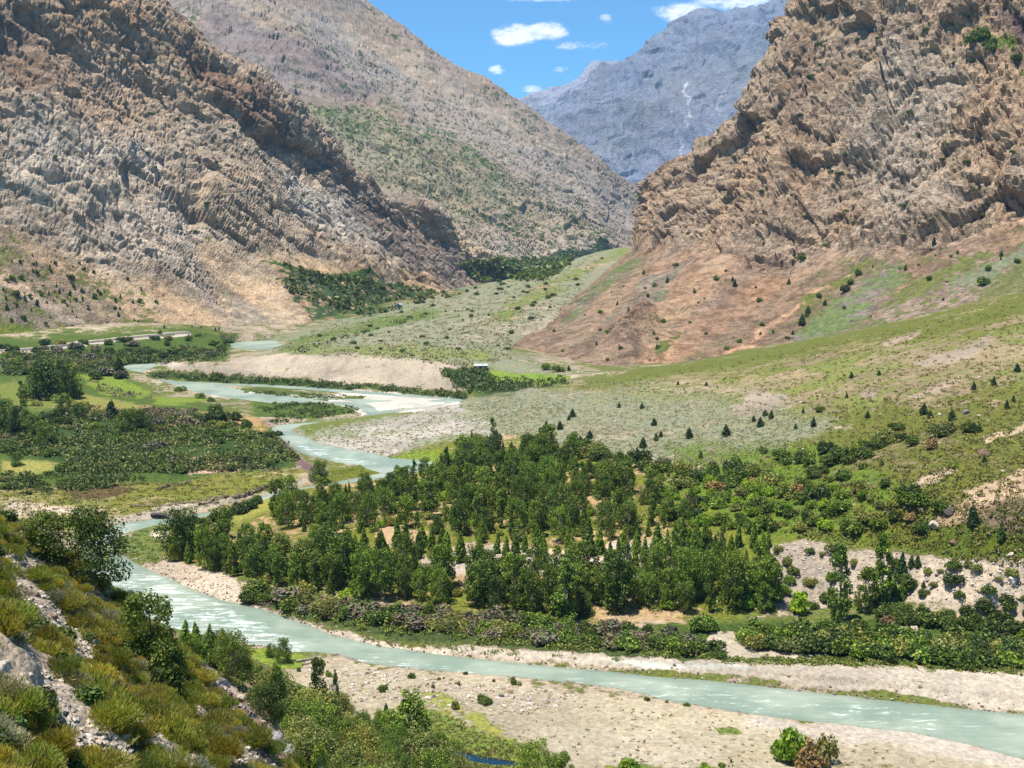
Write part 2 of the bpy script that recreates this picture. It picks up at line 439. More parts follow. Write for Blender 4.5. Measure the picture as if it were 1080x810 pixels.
SOIL = (158,142,120); DIRT=(146,128,104); GRAV = (168,156,138); SAGE = (122,124,100); GRASS = (92,112,34); LGRASS=(108,124,46); DKG = (44,62,24); OLIVE = (104,104,44)
GL = [
 # far fan, pale sage
 dict(p=[(270,380),(270,362),(350,338),(500,298),(660,255),(680,262),(600,330),(560,350),(535,372),(620,400),(500,388)], c=(146,136,116), v=SAGE, w=.66, f=6),
 dict(p=[(285,366),(360,345),(450,325),(480,330),(380,352),(300,374)], c=(130,122,90), v=(90,106,50), w=.75, f=4),
 dict(p=[(270,374),(400,362),(520,372),(520,382),(400,377),(270,380)], v=(110,120,62), w=.7, f=4),
 dict(p=[(560,308),(660,258),(668,262),(600,300),(540,335),(500,345)], c=(152,132,108), v=(104,116,56), w=.6, f=5),
 # bluff
 dict(p=[(175,383),(205,377),(300,374),(420,377),(505,389),(512,402),(505,412),(400,408),(300,402),(200,392)], c=(160,146,126), w=.2, v=(112,110,70), f=3),
 dict(p=[(150,392),(230,394),(320,401),(400,407),(490,414),(490,421),(400,412),(300,407),(200,402),(158,398)], v=(54,72,32), w=.95, f=2),
 dict(p=[(155,380),(205,378),(205,386),(175,387)], c=(178,164,148), w=.1, f=2),
 # braided bars
 dict(p=[(225,410),(330,414),(400,413),(488,420),(486,430),(430,432),(390,436),(340,424),(230,418)], c=(186,178,164), w=.05, f=2),
 dict(p=[(240,410),(290,411),(350,416),(390,419),(340,421),(280,418)], v=(76,88,44), w=.8, f=1.5),
 dict(p=[(271,424),(349,425),(386,434),(340,441),(289,446),(266,446)], v=(72,92,38), c=(130,120,90), w=.92, f=2),
 dict(p=[(268,438),(300,440),(330,444),(300,450),(280,452)], c=(168,150,128), w=.1, f=2),
 # gravel slope across the river
 dict(p=[(306,455),(345,444),(440,432),(489,424),(540,415),(620,402),(600,440),(540,455),(480,468),(410,487),(338,470)], c=(158,150,136), v=(128,134,104), w=.42, f=4),
 dict(p=[(306,453),(370,442),(440,433),(430,437),(350,452),(330,462)], v=(94,104,46), w=.7, f=3),
 # pale sage slope
 dict(p=[(490,424),(560,398),(700,400),(800,425),(880,440),(850,470),(760,490),(690,505),(600,480),(540,462),(520,450)], c=(146,136,112), v=(122,124,100), w=.68, f=8),
 # green slope
 dict(p=[(600,404),(700,392),(800,374),(950,343),(1100,306),(1300,270),(1300,620),(1080,590),(960,580),(830,570),(760,540),(800,480),(900,450),(820,415),(700,405)], c=(138,122,92), v=(92,96,40), w=.62, f=8),
 dict(p=[(560,408),(620,398),(700,388),(800,370),(950,338),(1100,300),(1100,326),(950,358),(800,388),(700,402),(620,410)], c=(128,120,78), v=(92,98,42), w=.7, f=4),
 dict(p=[(620,412),(800,390),(960,365),(1090,345),(1090,400),(960,420),(850,440),(760,420)], v=(112,118,62), w=.48, f=10),
 dict(p=[(1080,500),(1010,530),(960,565),(1000,600),(1090,600)], c=(150,126,102), w=.25, f=6),
 dict(p=[(975,555),(1040,548),(1090,566),(1090,590),(1020,592),(965,582),(930,575)], v=(74,88,28), c=(110,104,60), w=.95, f=5),
 dict(p=[(880,575),(905,545),(985,540),(990,560),(940,580)], v=(92,100,34), w=.8, f=5),
 # bare patches on the green slope
 dict(p=[(775,425),(800,412),(828,416),(820,430),(795,440),(772,440)], c=(146,132,114), w=.12, f=3),
 dict(p=[(958,383),(990,375),(1028,362),(1045,352),(1035,370),(1010,382),(975,388)], c=(146,130,112), w=.15, f=3),
 dict(p=[(958,417),(985,407),(1010,396),(1012,400),(990,414),(965,420)], c=(160,140,120), w=.0, f=2),
 dict(p=[(930,364),(955,356),(975,352),(960,362),(935,368)], c=(150,132,112), w=.1, f=2),
 dict(p=[(905,412),(922,408),(920,420),(908,422)], c=(148,132,114), w=.15, f=2),
 dict(p=[(965,505),(1000,488),(1005,496),(985,510),(960,516)], c=(176,156,130), w=.0, f=3),
 dict(p=[(1040,462),(1090,442),(1090,447),(1045,468)], c=(168,148,118), w=.1, f=2),
 dict(p=[(1020,520),(1060,498),(1090,490),(1090,520),(1050,530),(1025,535)], c=(176,150,122), w=.05, f=4),
 dict(p=[(1030,535),(1090,525),(1090,565),(1040,560)], c=(110,92,76), v=(80,80,50), w=.35, f=6),
 # grove floor
 dict(p=[(180,560),(230,535),(290,505),(400,490),(480,462),(560,460),(640,480),(720,500),(800,520),(860,560),(830,600),(820,645),(700,660),(560,650),(420,640),(300,615),(200,590)], c=(160,134,98), v=(98,104,36), w=.55, f=7),
 dict(p=[(395,490),(440,478),(500,476),(500,490),(440,497),(400,500)], c=(130,130,60), v=LGRASS, w=.98, f=3),
 dict(p=[(235,545),(262,532),(300,520),(300,534),(262,548),(235,555)], c=(150,134,84), v=(130,130,60), w=.7, f=3),
 dict(p=[(440,585),(500,575),(560,580),(640,590),(640,602),(560,605),(450,604)], c=(176,162,144), w=.06, f=4),
 dict(p=[(395,555),(450,560),(450,575),(395,572)], c=(170,142,108), w=.12, f=4),
 dict(p=[(640,575),(700,568),(730,590),(740,625),(700,640),(650,610)], c=(172,158,142), w=.1, f=5),
 dict(p=[(700,470),(880,470),(960,520),(900,575),(800,560),(700,520)], v=(86,104,34), w=.72, f=10),
 # scarps
 dict(p=[(812,576),(850,568),(900,585),(880,640),(820,645),(800,610)], c=(164,150,132), w=.16, v=(110,114,70), f=3),
 dict(p=[(870,580),(950,581),(1000,588),(1090,590),(1090,640),(1000,636),(940,634),(880,628)], c=(170,154,134), w=.2, v=(108,108,66), f=4),
 dict(p=[(1080,588),(1050,597),(1036,606),(1025,622),(1015,640),(1005,655),(1000,662)], line=1.6, c=(188,166,134), w=0, f=1),
 dict(p=[(680,660),(800,655),(960,655),(1090,650),(1090,700),(900,694),(760,690)], c=(140,130,100), v=(62,80,32), w=.8, f=4),
 dict(p=[(1040,662),(1065,658),(1090,662),(1090,678),(1060,676)], c=(190,162,134), w=0, f=2),
 dict(p=[(748,668),(790,668),(830,680),(880,692),(870,700),(800,697),(760,692),(735,678)], c=(178,164,142), w=.12, f=3),
 # brush belt
 dict(p=[(255,618),(330,630),(430,645),(560,655),(700,668),(760,690),(740,698),(600,690),(480,680),(380,668),(300,650),(262,636)], c=(84,74,62), v=(62,74,38), w=.8, f=3),
 # shore lines
 dict(p=[(262,640),(330,668),(380,679),(500,692),(600,699),(700,705),(800,715),(1000,740),(1090,752),(1090,705),(960,702),(800,698),(700,693),(560,688),(430,680),(340,664),(275,640)], c=GRAV, w=.1, f=2),
 dict(p=[(760,697),(880,697),(1090,706),(1090,701),(880,694),(760,693)], v=(60,78,34), w=.8, f=2),
 dict(p=[(640,695),(760,700),(800,706),(700,704)], c=(186,186,172), w=0, f=2),
 dict(p=[(118,571),(140,560),(190,554),(180,575),(165,592),(135,586)], c=(150,140,100), v=(92,104,54), w=.85, f=2),
 dict(p=[(155,562),(180,556),(195,562),(175,568)], c=(190,176,150), w=.1, f=2),
 dict(p=[(150,600),(170,590),(210,592),(250,608),(262,635),(240,634),(190,618)], c=(178,162,142), w=.1, f=2),
 dict(p=[(175,583),(210,583),(260,598),(250,604),(190,594)], c=(172,136,82), v=(110,108,40), w=.5, f=3),
 # near bar
 dict(p=[(250,680),(330,694),(450,712),(600,730),(800,758),(950,780),(1090,806),(1300,860),(1300,960),(300,960),(250,760)], c=(156,144,120), w=.2, v=(120,116,70), f=3),
 dict(p=[(245,683),(290,686),(325,692),(320,706),(250,704)], c=(140,130,80), v=LGRASS, w=.85, f=2),
 dict(p=[(440,742),(480,755),(520,775),(570,790),(600,812),(600,960),(420,960),(400,760)], c=(150,146,70), v=(98,112,48), w=.8, f=7),
 dict(p=[(350,725),(430,735),(500,765),(560,780),(540,770),(470,735),(400,722)], v=(130,132,62), w=.6, f=5),
 dict(p=[(640,805),(700,800),(760,812),(700,830),(640,830)], v=(98,112,50), w=.7, f=3),
 dict(p=[(752,768),(775,766),(780,772),(757,774)], v=(98,112,50), w=.9, f=2),
 dict(p=[(560,760),(700,775),(760,800),(700,812),(600,800),(560,780)], c=(164,152,130), w=.02, f=6),
 dict(p=[(800,755),(950,770),(1090,800),(1090,815),(950,790),(850,778),(790,765)], c=(166,154,138), w=.02, f=3),
 # left bank and farmland
 dict(p=[(-200,360),(0,356),(130,350),(210,345),(250,355),(240,380),(120,385),(130,400),(230,430),(280,445),(310,490),(300,505),(200,515),(-200,540)], c=(140,122,92), v=(70,88,34), w=.8, f=5),
 dict(p=[(0,405),(35,400),(60,410),(90,420),(180,435),(150,440),(60,430),(0,440)], c=(140,126,72), v=(104,112,50), w=.75, f=4),
 dict(p=[(80,398),(120,400),(160,412),(150,420),(100,412)], c=(120,120,60), v=LGRASS, w=.8, f=2),
 dict(p=[(155,415),(215,418),(225,424),(170,427)], c=(120,120,60), v=LGRASS, w=.8, f=2),
 dict(p=[(70,412),(130,424),(180,434),(170,438),(90,432)], c=(146,132,72), v=(124,122,62), w=.7, f=2),
 dict(p=[(0,484),(25,482),(70,485),(60,493),(0,500)], c=(150,138,76), v=(134,130,68), w=.75, f=2),
 dict(p=[(180,472),(215,470),(240,475),(205,479),(175,480)], c=(172,140,56), v=(130,148,40), w=.5, f=2),
 dict(p=[(205,432),(270,438),(284,455),(250,455),(225,440)], c=(172,140,92), v=(110,110,50), w=.35, f=3),
 dict(p=[(150,430),(200,435),(215,450),(160,448)], c=(130,98,82), w=.25, f=4),
 dict(p=[(0,440),(40,432),(150,445),(290,470),(300,492),(180,500),(70,490),(0,470)], v=(50,70,32), w=.85, f=5),
 dict(p=[(175,488),(190,482),(235,482),(260,490),(250,500),(200,500)], c=(168,140,118), w=.25, f=2),
 dict(p=[(-200,540),(-200,512),(60,512),(170,508),(320,492),(330,500),(300,512),(262,527),(190,543),(110,552),(60,560),(-100,580)], c=(146,134,90), v=(108,110,44), w=.68, f=3),
 dict(p=[(58,512),(130,511),(150,517),(120,527),(75,524)], c=(92,72,48), w=.06, f=2),
 dict(p=[(10,530),(60,534),(110,540),(60,546),(0,545)], c=(182,164,142), w=.1, f=3),
 dict(p=[(105,552),(160,540),(210,532),(270,520),(330,500),(335,506),(275,526),(210,541),(150,551),(115,557)], c=(162,150,132), w=.08, f=2),
 dict(p=[(300,462),(325,485),(345,498),(320,497),(298,475)], c=(110,88,82), w=.1, f=2),
 dict(p=[(0,372),(60,376),(90,384),(60,392),(0,388)], c=(132,108,94), w=.4, f=4),
 dict(p=[(0,372),(60,365),(95,361),(130,357),(165,354),(200,352)], line=1.6, c=(176,166,152), w=0, f=1.4),
 # green field by the talus
 dict(p=[(515,392),(560,391),(602,396),(600,403),(560,404),(520,400)], c=(130,150,30), v=(108,130,48), w=1.0, f=1.5),
 dict(p=[(465,392),(510,388),(520,402),(560,404),(540,415),(500,415),(480,408)], v=(40,60,26), w=.9, f=3),
 # village ground beyond the fan
 dict(p=[(270,280),(330,290),(480,312),(520,280),(560,285),(500,302),(430,318),(380,335),(300,345)], d=(880,1500), c=(166,128,92), v=(62,84,40), w=.7, f=4),
]
gcol, gveg, gw = paint(gpx, gpy, GP, SOIL, GL, 5, ((92,100,46), .5), jit=1.0)
# damp dark stones right at the water line (wet, so darker wherever the water reaches)
MG = terrain_mat('ground_soil', 1.3, .55, .22, .16)
ground = tag(link('ground', mesh_np('ground', GP, grid_faces(len(rows), len(us)), MG, dict(Col=gcol, Veg=gveg, W=gw), True)), kind='structure')
print('ground painted', time.time() - T0)

# water sheet: only near the channels
wr = np.arange(125, 900, 1.0); wu = np.linspace(-.62, .62, 320)
WX = (wr[:, None] * wu[None]).ravel(); WY = np.repeat(wr, len(wu))
ws = np.minimum(sdpoly(WX, WY, RIV[0]), sdpoly(WX, WY, RIV[1]))
wf = grid_faces(len(wr), len(wu)); keep = (ws[wf] < 14).any(1); wf = wf[keep]
WP = np.stack([WX, WY, 0 * WX], 1); wpx, wpy = proj(WP)
foam = np.zeros(len(WX))
for poly, a in (([(118,600),(170,606),(240,640),(330,680),(300,700),(200,680),(130,650),(100,625)], .9), ([(380,690),(470,702),(520,712),(500,718),(430,712),(370,704)], .7),
                ([(600,715),(800,730),(1000,755),(1080,775),(1000,775),(800,750),(600,727)], .55), ([(305,462),(350,478),(400,488),(380,492),(320,478)], 1.0),
                ([(120,552),(200,542),(200,550),(110,565)], .35), ([(330,408),(480,420),(480,428),(400,424),(300,414)], .5), ([(140,395),(240,412),(230,418),(150,404)], .3)):
    foam = np.maximum(foam, a * smooth(6, -6, sdpoly(wpx, wpy, poly)))
shore = smooth(-2.2, 0, ws)
used = np.zeros(len(WX), bool); used[wf.ravel()] = True; remap = np.cumsum(used) - 1
def water_mat():
    m = N('river_water')
    mp = m.n('ShaderNodeMapping'); mp.inputs['Rotation'].default_value = (0, 0, math.radians(27)); mp.inputs['Scale'].default_value = (.34, 1.25, 1)
    m.l(m.pos(), mp.inputs[0])
    n1 = m.noise(.55, 5, .7, vec=mp.outputs[0], dist=.5); n2 = m.noise(2.6, 4, .7, vec=mp.outputs[0]); n3 = m.noise(.05, 3, .6)
    f = m.attr('Foam', True)
    e = m.math('ADD', m.math('ADD', m.math('MULTIPLY', n1, .65), m.math('MULTIPLY', n2, .35)), m.math('MULTIPLY', f, .13))
    fm = m.ramp(e, .6, .72)
    col = m.mix(m.ramp(n3, .4, .6), lin((130,146,130)), lin((158,168,150)))
    col = m.mix(m.ramp(n1, .35, .6, .3, 0), col, lin((118,132,116)))
    col = m.mix(m.attr('Shore', True), col, lin((112,122,104)))
    col = m.mix(fm, col, lin((226,232,226)))
    h = m.math('ADD', n1, m.math('MULTIPLY', n2, .5))
    b = m.bsdf(col, .4, m.bump(h, .8, .5), .2)
    return m.m
water = tag(link('water', mesh_np('water', WP[used], remap[wf], water_mat(), dict(Foam=foam[used], Shore=shore[used] * .5), True)), kind='structure')
m = N('pond_water'); m.bsdf(lin((16,44,58)), .12, m.bump(m.noise(2.0, 3), .25, .08), .5)
pv = np.array([(x, y, .3) for x, y in on0([(455,788),(505,793),(560,803),(560,818),(500,816),(455,804)])])
pond = tag(link('pond_water', mesh_np('pond_water', pv, np.array([[0, 1, 2, 3, 4, 5]]), m.m)), kind='structure')

# ------------------------------------------------------------------ lofted mountains
def cr(P, t):
    """Catmull-Rom along axis 0 of P at t in [0, n-1]"""
    n = P.shape[0]; i = np.clip(np.floor(t).astype(int), 0, n - 2); f = (t - i)
    f = f.reshape((-1,) + (1,) * (P.ndim - 1))
    p0 = P[np.maximum(i - 1, 0)]; p1 = P[i]; p2 = P[i + 1]; p3 = P[np.minimum(i + 2, n - 1)]
    return .5 * (2 * p1 + (p2 - p0) * f + (2 * p0 - 5 * p1 + 4 * p2 - p3) * f * f + (3 * p1 - p0 - 3 * p2 + p3) * f ** 3)

def loft(cols, nu, nv, back=None):
    """cols: list of columns (base..ridge) of (px,py,d) -> grid (nv rows, nu cols, 3)"""
    G = np.array([[Pd(*p) for p in c] for c in cols]).transpose(1, 0, 2)    # rows x cols
    if back is not None:
        r = G[-1].copy(); b = r + np.array(back, float); b2 = r + np.array(back, float) * 2.6; 
        b2[:, 2] = np.minimum(b2[:, 2], 0)
        G = np.concatenate([G, b[None], b2[None]], 0)
    # spread samples evenly by average length seen
    def tt(A, n, ax):
        Q = A if ax == 0 else A.transpose(1, 0, 2)
        fine = np.linspace(0, Q.shape[0] - 1, 400)
        S = cr(Q, fine); ph = proj(S[1:].reshape(-1, 3)); inn = ((ph[0] > -60) & (ph[0] < 1140) & (ph[1] > -40)).reshape(S.shape[0] - 1, -1)
        wt = np.where(inn, 1, .22)
        L = np.r_[0, np.cumsum((wt * np.linalg.norm(np.diff(S, axis=0), axis=2) / np.maximum(S[1:, :, 1], 60)).mean(1))]
        return np.interp(np.linspace(0, L[-1], n), L, fine)
    tv = tt(G, nv, 0); tu = tt(G, nu, 1)
    R = cr(G, tv)
    R = cr(R.transpose(1, 0, 2), tu).transpose(1, 0, 2)
    return R, tv, tu

def normals(R):
    du = np.gradient(R, axis=1); dv = np.gradient(R, axis=0)
    n = np.cross(du, dv); n /= np.maximum(np.linalg.norm(n, axis=2, keepdims=True), 1e-9)
    # outward = towards up / the camera
    s = np.sign((n[..., 2]).mean()); return n * (s if s else 1)

MT = {}
def strata(P, s, k, ky):
    s = np.array(s, float); s /= np.linalg.norm(s); y = np.array([0, 1.0, 0]); y = y - s * (y @ s); y /= np.linalg.norm(y); n = np.cross(s, y)
    return np.stack([P @ s / k, P @ y / ky, P @ n], 1)

def mountain(name, cols, nu, nv, disp, painter, mat, back=(0, 300, -250), grit=.8):
    R, tv, tu = loft(cols, nu, nv, back)
    nrm = normals(R)
    P = R.reshape(-1, 3); Nn = nrm.reshape(-1, 3)
    px, py = proj(P)
    dz = disp(P, px, py).reshape(nv, nu)
    k_ = (dz[1:-1, 1:-1] * 14 + dz[:-2, 1:-1] + dz[2:, 1:-1] + dz[1:-1, :-2] + dz[1:-1, 2:]) / 18; dz[1:-1, 1:-1] = k_
    dz = dz.ravel() + grit * fbm(P, grit * 3.2, 3, 77, .7)
    P2 = P + Nn * dz[:, None]
    col, veg, w = painter(P2, px, py)
    o = tag(link(name, mesh_np(name, P2, grid_faces(nv, nu), mat, dict(Col=col, Veg=veg, W=w), False)), kind='structure')
    MT[name] = (P2, grid_faces(nv, nu))
    print(name, time.time() - T0)
    return o

# --- rocky mountain on the left
LM = [
 [(-330,372,640),(-330,300,700),(-330,180,760),(-320,20,820),(-300,-160,900),(-280,-420,1000)],
 [(-150,368,680),(-160,320,720),(-160,230,790),(-150,90,870),(-140,-60,950),(-120,-300,1060)],
 [(0,364,730),(-10,310,775),(-5,250,830),(0,130,910),(10,0,1000),(30,-160,1110)],
 [(90,358,775),(80,320,815),(85,285,850),(90,180,930),(90,80,1020),(95,-60,1140)],
 [(200,353,820),(190,333,850),(175,300,885),(165,220,950),(150,110,1060),(150,3,1180)],
 [(280,350,860),(262,330,900),(245,300,940),(240,230,1000),(225,150,1090),(215,50,1210)],
 [(355,342,910),(340,318,960),(320,290,1000),(300,240,1060),(290,170,1130),(283,92,1240)],
 [(415,330,1000),(400,312,1050),(390,290,1090),(370,250,1140),(355,205,1190),(342,156,1280)],
 [(455,318,1120),(448,306,1160),(440,292,1190),(425,262,1230),(412,236,1270),(400,209,1330)],
 [(485,308,1240),(482,300,1270),(478,292,1290),(470,277,1320),(460,258,1350),(452,236,1400)],
 [(510,300,1360),(509,298,1380),(507,295,1400),(504,290,1420),(500,285,1440),(498,280,1480)],
 [(545,306,1500),(545,305,1510),(544,304,1520),(543,303,1530),(542,302,1540),(540,301,1560)],
]
LTAL = [(-200,225),(0,243),(60,262),(120,288),(150,292),(190,300),(232,325),(245,334),(243,320),(205,268),(215,250),(300,300),(340,325),(370,342),(360,372),(100,380),(-200,390)]
LTAL2 = [(270,262),(300,262),(370,285),(400,296),(470,300),(500,300),(500,330),(380,350),(330,330),(275,285)]
def lm_disp(P, px, py):
    t = np.minimum(sdpoly(px, py, LTAL), sdpoly(px, py, LTAL2))
    t = t + 12 * fbm(P, 50, 4, 92)
    k = smooth(-8, 14, t)
    W_ = P + 7 * np.stack([fbm(P, 45, 4, 1), fbm(P, 45, 4, 2), fbm(P, 45, 4, 3)], 1)
    Q = strata(W_, (.78, .12, -.6), 3.2, 1.5)
    b = 9 * blocks(Q, 55, 1, 1.5, .1) + 5 * blocks(Q, 20, 11, 1.7, .4) + 3.2 * blocks(Q, 8, 21, 1.8, .6) + 1.4 * blocks(Q, 3.6, 31, 1.9, .6)
    b = b + 3 * np.abs(fbm(Q, 30, 4, 48, .6)) + 14 * fbm(strata(P, (.7, .1, -.7), 2.5, 1), 120, 5, 40, ridged=True)
    b = b - 5 * smooth(.1, .45, fbm(P, 70, 3, 45))
    for dp in ([(195,48),(215,60),(250,72),(262,88),(250,102),(225,97),(205,85)], [(0,20),(30,38),(48,90),(22,104),(-10,70)], [(188,180),(214,190),(216,240),(196,232)], [(262,140),(285,148),(290,168),(270,164)], [(60,40),(75,46),(72,62),(58,56)]):
        b = b - 8 * smooth(6, -8, sdpoly(px, py, dp))
    return k * b + (1 - k) * (2.0 * fbm(P, 60, 3, 7) + 4 * fbm(np.stack([P[:, 0] * .6 + P[:, 2], P[:, 1] * .06, 0 * P[:, 0]], 1), 20, 5, 155, .6) + .7 * fbm(P, 9, 3, 8)) - (1 - smooth(0, 40, P[:, 2])) * 4
def lm_paint(P, px, py):
    L = [
     dict(p=[(-400,-500),(160,-500),(150,0),(280,85),(420,215),(520,300),(-400,300)], c=(168,150,128), v=(104,104,66), w=.16, f=12),
     dict(p=[(-200,-100),(100,-100),(160,60),(120,140),(-200,200)], c=(164,142,120), f=25, a=.8),
     dict(p=[(0,-100),(150,-20),(300,110),(260,130),(140,40),(60,60),(0,20)], c=(160,134,106), f=20, a=.7),
     dict(p=[(40,120),(150,160),(250,280),(200,300),(60,230),(-40,200)], c=(174,162,146), f=25),
     dict(p=[(340,160),(400,212),(505,283),(490,296),(440,280),(390,240),(330,180)], c=(146,130,116), v=(80,78,60), w=.2, f=8),
     dict(p=[(190,48),(240,70),(290,110),(330,165),(290,150),(240,110),(200,80)], c=(118,98,84), f=8, a=.8),  # shade of the steep face below the ridge, painted into the rock colour
     dict(p=[(-40,10),(20,10),(60,70),(50,120),(0,80),(-40,60)], c=(128,108,90), f=12, a=.7),  # overhang shade darkened in the colour, over the carved hollow
     dict(p=[(300,180),(360,200),(400,250),(420,280),(350,260),(300,220)], c=(180,168,152), f=12),
     dict(p=LTAL, c=(156,138,114), v=(104,104,64), w=.36, f=5),
     dict(p=[(-200,240),(0,243),(100,290),(180,335),(230,352),(100,370),(-200,380)], c=(154,132,106), v=(100,102,58), w=.48, f=8),
     dict(p=[(0,288),(60,322),(120,350),(105,352),(50,332),(-5,300)], c=(184,158,130), w=.02, f=3),
     dict(p=[(205,250),(300,300),(370,342),(300,345),(240,334),(215,280)], c=(178,156,128), v=(120,120,80), w=.15, f=4),
     dict(p=[(120,290),(180,300),(240,335),(200,345),(140,315)], c=(162,142,116), v=(104,112,54), w=.4, f=4),
     dict(p=LTAL2, c=(170,148,120), v=(96,104,60), w=.22, f=4),
     dict(p=[(280,278),(330,288),(400,300),(470,313),(400,345),(330,335),(290,300)], c=(160,134,106), v=(62,80,46), w=.62, f=4),
     dict(p=[(275,275),(330,285),(400,298),(470,310)], line=2, v=(64,88,38), w=.95, f=2),
     dict(p=[(420,280),(450,278),(475,302),(440,306)], c=(176,150,118), w=.05, f=4),
     dict(p=[(-200,345),(0,345),(140,346),(190,345),(140,354),(-200,366)], c=(150,130,84), v=(100,112,42), w=.7, f=4),
    ]
    col, veg, w = paint(px, py, P, (166,150,132), L, 20, ((100,104,60), .15), jit=1.4)
    k = smooth(2, -4, np.minimum(sdpoly(px, py, LTAL), sdpoly(px, py, LTAL2)))[:, None]
    X = np.stack([P[:, 0] * .6 + P[:, 2] * 1.0, P[:, 1] * .05, P[:, 2] * .05], 1)
    a = smooth(.02, .3, fbm(X, 13, 5, 31, .6))[:, None]; b = smooth(.05, .3, fbm(X + 500, 22, 5, 33, .6))[:, None]
    col = col * (1 + k * a * (lin((178,160,138)) / lin((160,146,128)) - 1)); col = col * (1 + k * b * (lin((134,124,110)) / lin((158,140,118)) - 1))
    w = np.clip(w + k[:, 0] * .35 * fbm(X + 900, 16, 4, 35), 0, 1)
    return col, veg, w
MROCKL = rock_mat('left_cliff_rock', .09, 2.5)
mountain('left_mountain', LM, 900, 640, lm_disp, lm_paint, MROCKL, back=(-60, 260, -230))

# --- big cliff on the right
RM = [
 [(640,286,1050),(655,270,1110),(667,258,1190),(671,245,1215),(674,230,1230),(679,211,1250)],
 [(596,322,855),(640,292,930),(675,264,1020),(690,243,1060),(708,218,1100),(744,158,1180)],
 [(532,371,705),(600,325,815),(700,268,920),(735,222,960),(758,175,1010),(797,92,1090)],
 [(600,396,600),(680,332,735),(760,270,810),(790,200,865),(808,120,930),(832,6,1030)],
 [(680,403,570),(770,340,690),(830,275,765),(860,180,820),(870,80,890),(885,-80,1000)],
 [(800,392,600),(860,345,660),(912,272,730),(930,170,780),(940,60,850),(950,-140,960)],
 [(940,364,565),(970,322,625),(1000,255,690),(1010,150,740),(1015,40,810),(1020,-180,920)],
 [(1085,330,545),(1090,292,600),(1088,235,660),(1090,140,700),(1095,20,770),(1100,-200,880)],
 [(1250,300,520),(1250,255,570),(1250,195,620),(1250,90,660),(1250,-30,720),(1250,-240,830)],
 [(1450,290,480),(1450,240,520),(1450,180,570),(1450,60,610),(1450,-60,670),(1450,-300,760)],
]
RCL = [(672,262),(666,250),(640,100),(800,-300),(1600,-400),(1600,190),(1250,205),(1085,236),(1060,243),(1000,262),(950,276),(905,272),(880,262),(845,275),(830,288),(800,275),(760,262),(720,268),(690,262)]
RC2 = [(640,372),(652,345),(668,328),(688,322),(690,340),(672,358),(668,376)]
def rm_disp(P, px, py):
    wob = 6 * fbm(P, 50, 3, 90)
    t = np.minimum(sdpoly(px + wob, py + wob, RCL), sdpoly(px, py, RC2)) + 16 * fbm(P, 45, 4, 91)
    k = smooth(12, -16, t)
    W_ = P + 6 * np.stack([fbm(P, 45, 4, 1), fbm(P, 45, 4, 2), fbm(P, 45, 4, 3)], 1)
    Q = strata(W_, (.55, .15, -.82), 2.6, 1.5)
    b = 12 * blocks(Q, 46, 101, 1.8, .1) + 5.5 * blocks(Q, 17, 111, 1.9, .3) + 2.8 * blocks(Q, 7, 121, 2.0, .5) + 1.6 * blocks(Q, 3.1, 131, 2.0, .7)
    b = b + 4 * np.abs(fbm(Q, 26, 4, 148, .6))
    b = b * (1 - .55 * smooth(6, -2, sdpoly(px, py, RC2))) - 11 * smooth(700, 770, px)
    b = b - 6 * smooth(.1, .4, fbm(P, 60, 3, 145))
    b = b + 16 * fbm(strata(P, (.75, .1, .66), 2.6, 1), 70, 5, 140, ridged=True)
    rill = fbm(np.stack([P[:, 0] * .7 - P[:, 2], P[:, 1] * .06, 0 * P[:, 0]], 1), 22, 5, 150, .6)
    return k * b + (1 - k) * (6.0 * rill + 1.2 * fbm(P, 14, 4, 8)) - (1 - smooth(0, 40, P[:, 2] - 10)) * 1
